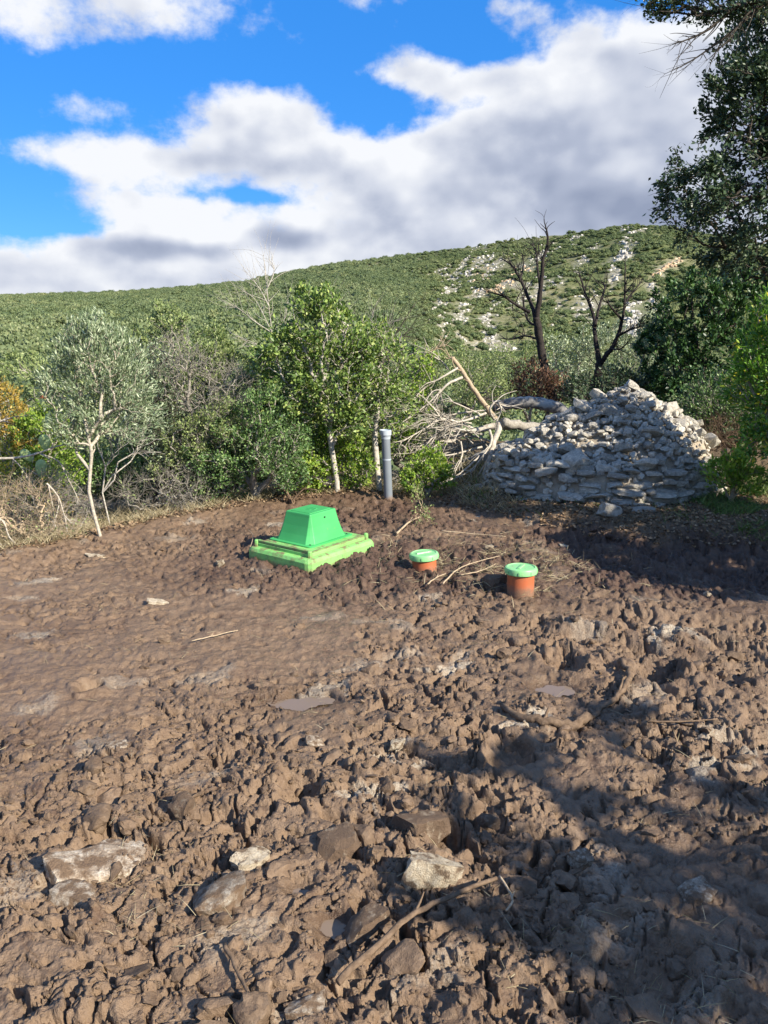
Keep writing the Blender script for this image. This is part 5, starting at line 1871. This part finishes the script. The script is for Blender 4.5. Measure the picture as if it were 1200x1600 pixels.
# ------------------------------------------------------------------ burnt trees behind the heap
BY_ = 11.0
def dead_tree(label, paths, seed, wood):
    t = thing('burnt_tree', label, 'tree', tuple(foot(paths[0][0][0][0], BY_)), 0, 'burnt trees behind the stone heap')
    rng = np.random.default_rng(seed)
    for k, (path, r0, r1) in enumerate(paths):
        dz = rng.normal() * .35 if k else 0
        pts = [P3(a, b_, BY_ + dz * j / max(1, len(path) - 1)) for j, (a, b_) in enumerate(path)]
        v, f, tr, Q, rq = limb(pts, np.linspace(r0, r1, len(pts)) * .9, 8, .14, seed + k)
        s = Soup()
        s.add(v, f, tr)
        for _ in range(15 if k else 4):
            i = rng.integers(len(Q) // 3, len(Q))
            g = unit(Q[min(i + 1, len(Q) - 1)] - Q[max(i - 1, 0)])
            d = unit(g * .8 + rng.normal(size=3) * .55 + np.array([0, 0, .25]))
            L_ = .26 * rng.uniform(.4, 1.5)
            p1 = Q[i] + d * L_ * .5 + rng.normal(size=3) * L_ * .08
            p2 = Q[i] + d * L_ + rng.normal(size=3) * L_ * .18
            rr = min(rq[i] * .55, .008)
            v, f, tr, _, _ = limb([Q[i], p1, p2], [rr, rr * .7, rr * .35], 4, 0, 1)
            s.add(v, f, tr)
        link('limb' if k else 'trunk', s.mesh('burnt', tuple(t.location)), wood, t)


dead_tree('taller burnt leafless tree with branches spreading to the left, behind the heap', [
    ([(868, 640), (860, 610), (848, 565), (842, 520), (838, 495)], .075, .055),
    ([(838, 500), (845, 450), (848, 410), (856, 375), (852, 352)], .045, .008), ([(838, 500), (828, 470), (812, 435), (800, 415), (785, 405)], .034, .008),
    ([(828, 488), (805, 475), (785, 462), (762, 456)], .028, .007), ([(845, 455), (840, 420), (838, 395), (830, 380)], .022, .006), ([(812, 440), (818, 415), (815, 395)], .014, .005),
    ([(842, 530), (820, 525), (800, 530), (780, 528)], .020, .006), ([(840, 510), (825, 500), (818, 470), (822, 440)], .022, .006)], 70, BK['burnt'])
dead_tree('burnt leafless tree forked low into a V, right of the taller burnt one', [
    ([(915, 640), (925, 610), (934, 585), (937, 568)], .075, .06),
    ([(937, 570), (930, 530), (928, 495), (915, 460), (905, 425)], .048, .009), ([(937, 570), (958, 540), (970, 510), (976, 470), (977, 412)], .044, .008),
    ([(930, 510), (936, 480), (945, 450), (940, 440)], .026, .007), ([(965, 525), (985, 515), (1005, 510)], .022, .006), ([(972, 500), (955, 480), (948, 470)], .022, .006),
    ([(975, 475), (990, 455), (1003, 440)], .018, .005), ([(955, 545), (970, 545), (985, 530)], .016, .005)], 80, BK['burnt'])
for lab, px, yv, lo, nd, lf, wd, lm, sd_ in [
        ('dark russet scorched bush at the foot of the taller burnt tree', 835, 10.6, [(830, 600, 32, 40), (860, 615, 28, 30)], 240, 1900, 'dark', 'russet', 90),
        ('pale sage-coloured bush between the two burnt trees', 900, 13.5, [(890, 570, 60, 50), (950, 560, 60, 55), (1000, 580, 40, 45)], 420, 9500, 'grey', 'sage', 91),
        ('grey-green bush behind the burnt trees, left side', 820, 14.5, [(800, 590, 70, 50), (740, 600, 60, 45), (860, 560, 40, 40)], 380, 7500, 'grey', 'moss', 92),
        ('dark low bush between the stone heap and the burnt fork', 960, 10.3, [(960, 600, 32, 28), (905, 610, 24, 28), (1000, 610, 26, 26)], 260, 2700, 'dark', 'holm', 93),
        ('straw green bush beyond the fallen tree branches', 710, 13.0, [(700, 590, 60, 45), (650, 580, 50, 40), (760, 620, 50, 40)], 320, 6000, 'grey', 'moss', 94)]:
    plant('background_bush', lab, 'bush', foot(px, yv), [foot(px, yv) + np.array([0, 0, .2])], [lobe(a, b_, c, d, yv, c * yv / F_PX * .9) for a, b_, c, d in lo], nd, lf, (.048, .024), BK[wd], LM[lm], sd_, twig=1.2, spread=.07)

# ------------------------------------------------------------------ right-hand side
plant('dark_tree', 'dark green leafy tree behind the right end of the stone heap', 'tree', foot(1095, 10.2), [P3(1095, 700, 10.2), P3(1095, 620, 10.2)],
      [lobe(1090, 480, 70, 55, 10.2, .7), lobe(1050, 560, 55, 60, 10.2, .6), lobe(1120, 570, 70, 65, 10.1, .7), lobe(1170, 480, 70, 60, 10.4, .7), lobe(1060, 620, 60, 35, 10, .5), lobe(1150, 630, 70, 40, 9.9, .5), lobe(1230, 560, 80, 90, 10.3, .7)],
      1000, 30000, (.055, .034), BK['dark'], LM['dark'], 100, r_max=.06, up=.2, clump=.7)
plant('grey_bush', 'small grey-green bush at the left foot of the dark tree', 'bush', foot(1030, 11.0), [P3(1030, 690, 11)],
      [lobe(1030, 560, 40, 55, 11, .4), lobe(1020, 510, 24, 30, 11.2, .3)], 220, 3000, (.045, .022), BK['grey'], LM['sage'], 101)
HT = np.array([5.3, 8.0, land1(5.3, 8.0) - .05])
plant('holm_oak', 'large holm oak leaning in at the top right, trunk out of frame', 'tree', HT, [HT + np.array([-.1, 0, .8]), HT + np.array([-.25, -.05, 1.6]), HT + np.array([-.3, -.1, 2.3])],
      [lobe(1150, 300, 115, 75, 7.6, .7), lobe(1080, 300, 55, 50, 7.6, .45), lobe(1180, 180, 75, 75, 7.8, .7), lobe(1140, 150, 40, 50, 7.6, .4), lobe(1190, 390, 90, 45, 7.7, .6), lobe(1110, 375, 60, 30, 7.5, .4), lobe(1290, 250, 120, 170, 7.9, .9), lobe(1230, 60, 90, 90, 7.8, .7), lobe(1330, -20, 150, 160, 8, .9), lobe(1160, 110, 50, 30, 7.7, .3)],
      1700, 46000, (.048, .026), BK['dark'], LM['holm'], 102, r_tip=.0026, r_max=.16, up=.1, spread=.06, clump=1.0, twig=1.5)
bough('oak_bough', 'bare-tipped bough with thin leaves crossing the top right corner of the sky', 'branch',
      [[(1300, -60), (1220, -10), (1150, 10), (1080, 22), (1015, 12)], [(1200, 0), (1130, 60), (1080, 95), (1040, 115)], [(1150, 10), (1100, 50), (1050, 70)], [(1220, -10), (1170, 20), (1140, 60), (1110, 90)], [(1090, 20), (1050, 0), (1010, -5)]], 6.6, .022, .003, BK['dark'], 103, 26, .13, anchor=P3(1300, -60, 6.6))
plant('oak_spray', 'thin leafy spray along the bough at the top right corner', 'foliage', P3(1260, -40, 6.6), [P3(1180, 2, 6.6)],
      [lobe(1080, 15, 70, 16, 6.6, .15), lobe(1150, 0, 60, 25, 6.6, .2), lobe(1040, 5, 35, 14, 6.55, .1)], 160, 2000, (.036, .018), BK['dark'], LM['holm'], 104, trunk_name='twigs', crown_name='leaves')
plant('bay_bush', 'bright green bush with yellow leaf tips at the right edge', 'bush', foot(1215, 6.6), [foot(1215, 6.6) + np.array([0, 0, .3]), P3(1215, 680, 6.6)],
      [lobe(1195, 560, 50, 50, 6.6, .3), lobe(1220, 500, 45, 50, 6.6, .3), lobe(1175, 600, 45, 40, 6.6, .3), lobe(1210, 650, 45, 45, 6.5, .3), lobe(1190, 690, 30, 30, 6.4, .2)], 460, 6500, (.060, .019), BK['grey'], LM['right'], 105, up=.35, spread=.05)
plant('shade_shrub', 'loose twiggy shrub in the shade under the dark tree', 'shrub', foot(1130, 8.9), [P3(1130, 690, 8.9)],
      [lobe(1120, 620, 50, 40, 8.9, .35), lobe(1160, 640, 50, 40, 8.8, .35), lobe(1090, 640, 35, 30, 8.9, .3)], 320, 6000, (.034, .018), BK['grey'], LM['kermes'], 106, twig=2.5, spread=.08)
plant('brush_pile', 'brown heap of dead brushwood behind the right end of the stone heap', 'brush pile', foot(1130, 8.6), [foot(1130, 8.6) + np.array([0, 0, .08])],
      [lobe(1130, 672, 50, 22, 8.6, .35), lobe(1100, 690, 50, 18, 8.5, .3), lobe(1165, 690, 40, 20, 8.6, .3)], 340, 0, (.02, .01), BK['muddy'], None, 107, r_tip=.002, r_max=.012, bend=.2, twig=4.5, spread=.10, up=.05, trunk_name='twigs', wiggle=.14)
plant('weed', 'leafy green weed growing in the grass right of the stone heap', 'weed', foot(1140, 6.75), [foot(1140, 6.75) + np.array([0, 0, .06])],
      [lobe(1130, 740, 40, 22, 6.75, .2), lobe(1170, 750, 40, 22, 6.7, .2), lobe(1150, 725, 25, 20, 6.8, .15)], 160, 1500, (.06, .022), BK['straw'], LM['lime'], 108, up=.5)

# trees beyond the right edge of the picture whose shade falls across the mud and the heap
def shade_tree(name, label, base, lobes, nodes, leaves, seed, leaf=(.05, .028), spread=.06, clump=.9):
    b_ = np.array([base[0], base[1], land1(base[0], base[1]) - .05])
    top = np.array([base[0], base[1], 1.3])
    plant(name, label, 'tree', b_, [b_ * .5 + top * .5, top], lobes, nodes, leaves, leaf, BK['dark'], LM['holm'], seed, r_tip=.003, r_max=.12, clump=clump, spread=spread, twig=.3, group='trees shading the mud from the right')


shade_tree('shade_tree', 'leafy tree just outside the right edge shading the hollow and the heap front', (5.2, 4.3),
           [((3.3, 5.45, 2.05), (.38, .35, .42)), ((3.75, 5.2, 2.0), (.5, .45, .45)), ((4.5, 5.1, 2.0), (.5, .45, .45)), ((5.2, 5.0, 2.05), (.5, .45, .45)), ((4.3, 4.1, 1.7), (.6, .7, .45)), ((5.1, 3.9, 1.85), (.6, .7, .5)), ((4.6, 3.4, 1.6), (.6, .5, .5)), ((5.5, 4.5, 2.1), (.6, .6, .4))], 640, 42000, 201, (.075, .045))
shade_tree('shade_tree', 'leafy tree beside the photographer at right, dappling the near mud', (4.3, -.9),
           [((3.45, .30, 2.1), (.5, .22, .2)), ((3.95, .1, 2.25), (.4, .3, .25)), ((3.8, -.45, 2.2), (.5, .35, .35)), ((3.5, -.75, 1.85), (.4, .3, .3)), ((4.4, -.9, 2.75), (.6, .5, .4)), ((3.0, .15, 1.95), (.25, .18, .14)), ((4.1, .7, 2.3), (.35, .15, .15)), ((3.05, .75, 2.0), (.26, .15, .12)), ((3.4, .95, 2.15), (.22, .12, .1)), ((2.7, .0, 1.85), (.22, .13, .1))], 95, 3000, 202, (.08, .048), .045, .6)


# ------------------------------------------------------------------ grass, litter
def blades(name, xy, length, width, foliage, seed, lean=.45, zoff=0.0, curl=.35):
    """each blade a narrow strip that bends over towards its tip"""
    rng = np.random.default_rng(seed)
    n = len(xy)
    z = ground_z(xy[:, 0], xy[:, 1])
    base = np.column_stack([xy, z - .008 + zoff])
    out = np.column_stack([rng.normal(size=n), rng.normal(size=n), np.zeros(n)])
    d = unit(out * lean + np.array([0, 0, 1.0]))
    L_ = (length * rng.uniform(.4, 1.4, n))[:, None]
    s_ = unit(np.cross(d, rng.normal(size=(n, 3)))) * (width * rng.uniform(.7, 1.3, n))[:, None] * .5
    bend = unit(out) * L_ * curl - np.array([0, 0, 1.0]) * L_ * curl * .4
    mid = base + d * L_ * .55 + bend * .3
    tip = base + d * L_ + bend
    v = np.stack([base - s_, base + s_, mid - s_ * .8, mid + s_ * .8, tip], 1).reshape(-1, 3)
    i = np.arange(n)[:, None] * 5
    s = Soup()
    s.add(v, i + np.array([[0, 1, 3, 2]]), i + np.array([[2, 3, 4]]), np.repeat(rng.random(n), 5))
    link(name, s.mesh(name), foliage, kind='stuff')


dry = leaf_mat('dry_grass_blade', [(0, (.17, .13, .07)), (.5, (.33, .27, .16)), (1, (.48, .42, .28))], .7, .2)
grn = leaf_mat('green_grass_blade', [(0, (.05, .09, .02)), (.6, (.11, .18, .04)), (1, (.24, .27, .09))], .55, .3)
lit_m = leaf_mat('litter_leaf', [(0, (.07, .045, .028)), (.5, (.19, .12, .07)), (1, (.36, .26, .16))], .75, .1)
rng = np.random.default_rng(300)
# dry grass along the left edge
n = 34000
xx = rng.uniform(-4.2, 1.2, n)
mm = rng.exponential(.9, n) - .04
yy = np.interp(xx, BX, BY) + mm
cl = fbm(xx * 2.5, yy * 2.5, 3, 301)
k = (cl > -.15) & (rng.random(n) < .75)
blades('dry_grass', np.column_stack([xx, yy])[k], .085 + .10 * np.clip(mm[k], 0, 1.2), .0045, dry, 302, .55)
# green grass round the heap and on the bank
n = 26000
xx = rng.uniform(.75, 4.6, n)
yy = np.interp(xx, BX, BY) + rng.uniform(-.02, 2.2, n)
cl = fbm(xx * 2.2, yy * 2.2, 3, 303)
k = (cl > -.1) & ((xx > 2.75) | ((xx < 1.1) & (rng.random(n) < .35)) | (rng.random(n) < .05)) & (((xx - PCX) / PA) ** 2 + ((yy - PCY) / PB) ** 2 > .95)
blades('green_grass', np.column_stack([xx, yy])[k], .10, .0055, grn, 304, .5)
# strawy bits round the capped pipes
n = 3000
xx = rng.normal(.75, .45, n)
yy = rng.normal(5.25, .35, n)
k = (np.interp(xx, BX, BY) > yy + .1) & (fbm(xx * 4, yy * 4, 2, 305) > 0)
blades('straw_scraps', np.column_stack([xx, yy])[k], .08, .003, dry, 306, 2.5, .014, .15)
n = 2600
a_ = rng.uniform(R(-30), R(30), n)
r_ = np.exp(rng.uniform(np.log(1.4), np.log(6.5), n))
xx, yy = r_ * np.sin(a_), r_ * np.cos(a_)
k = (np.interp(xx, BX, BY) > yy + .1) & (fbm(xx * 2, yy * 2, 2, 307) > .15)
blades('root_scraps', np.column_stack([xx, yy])[k], .05, .0018, dry, 308, 2.5, .012, .25)
# leaf litter under the thicket
n = 22000
xx = rng.uniform(-4.5, 3.5, n)
yy = np.interp(xx, BX, BY) + rng.exponential(1.1, n) - .1
zz = ground_z(xx, yy)
s = Soup()
v, f, r = leaf_quads(np.column_stack([xx, yy, zz + .008]), np.column_stack([rng.normal(size=n), rng.normal(size=n), rng.normal(size=n) * .25]), .035 * rng.uniform(.6, 1.3, n), .02, rng)
s.add(v, None, f, r)
link('leaf_litter', s.mesh('leaf_litter'), lit_m, kind='stuff')
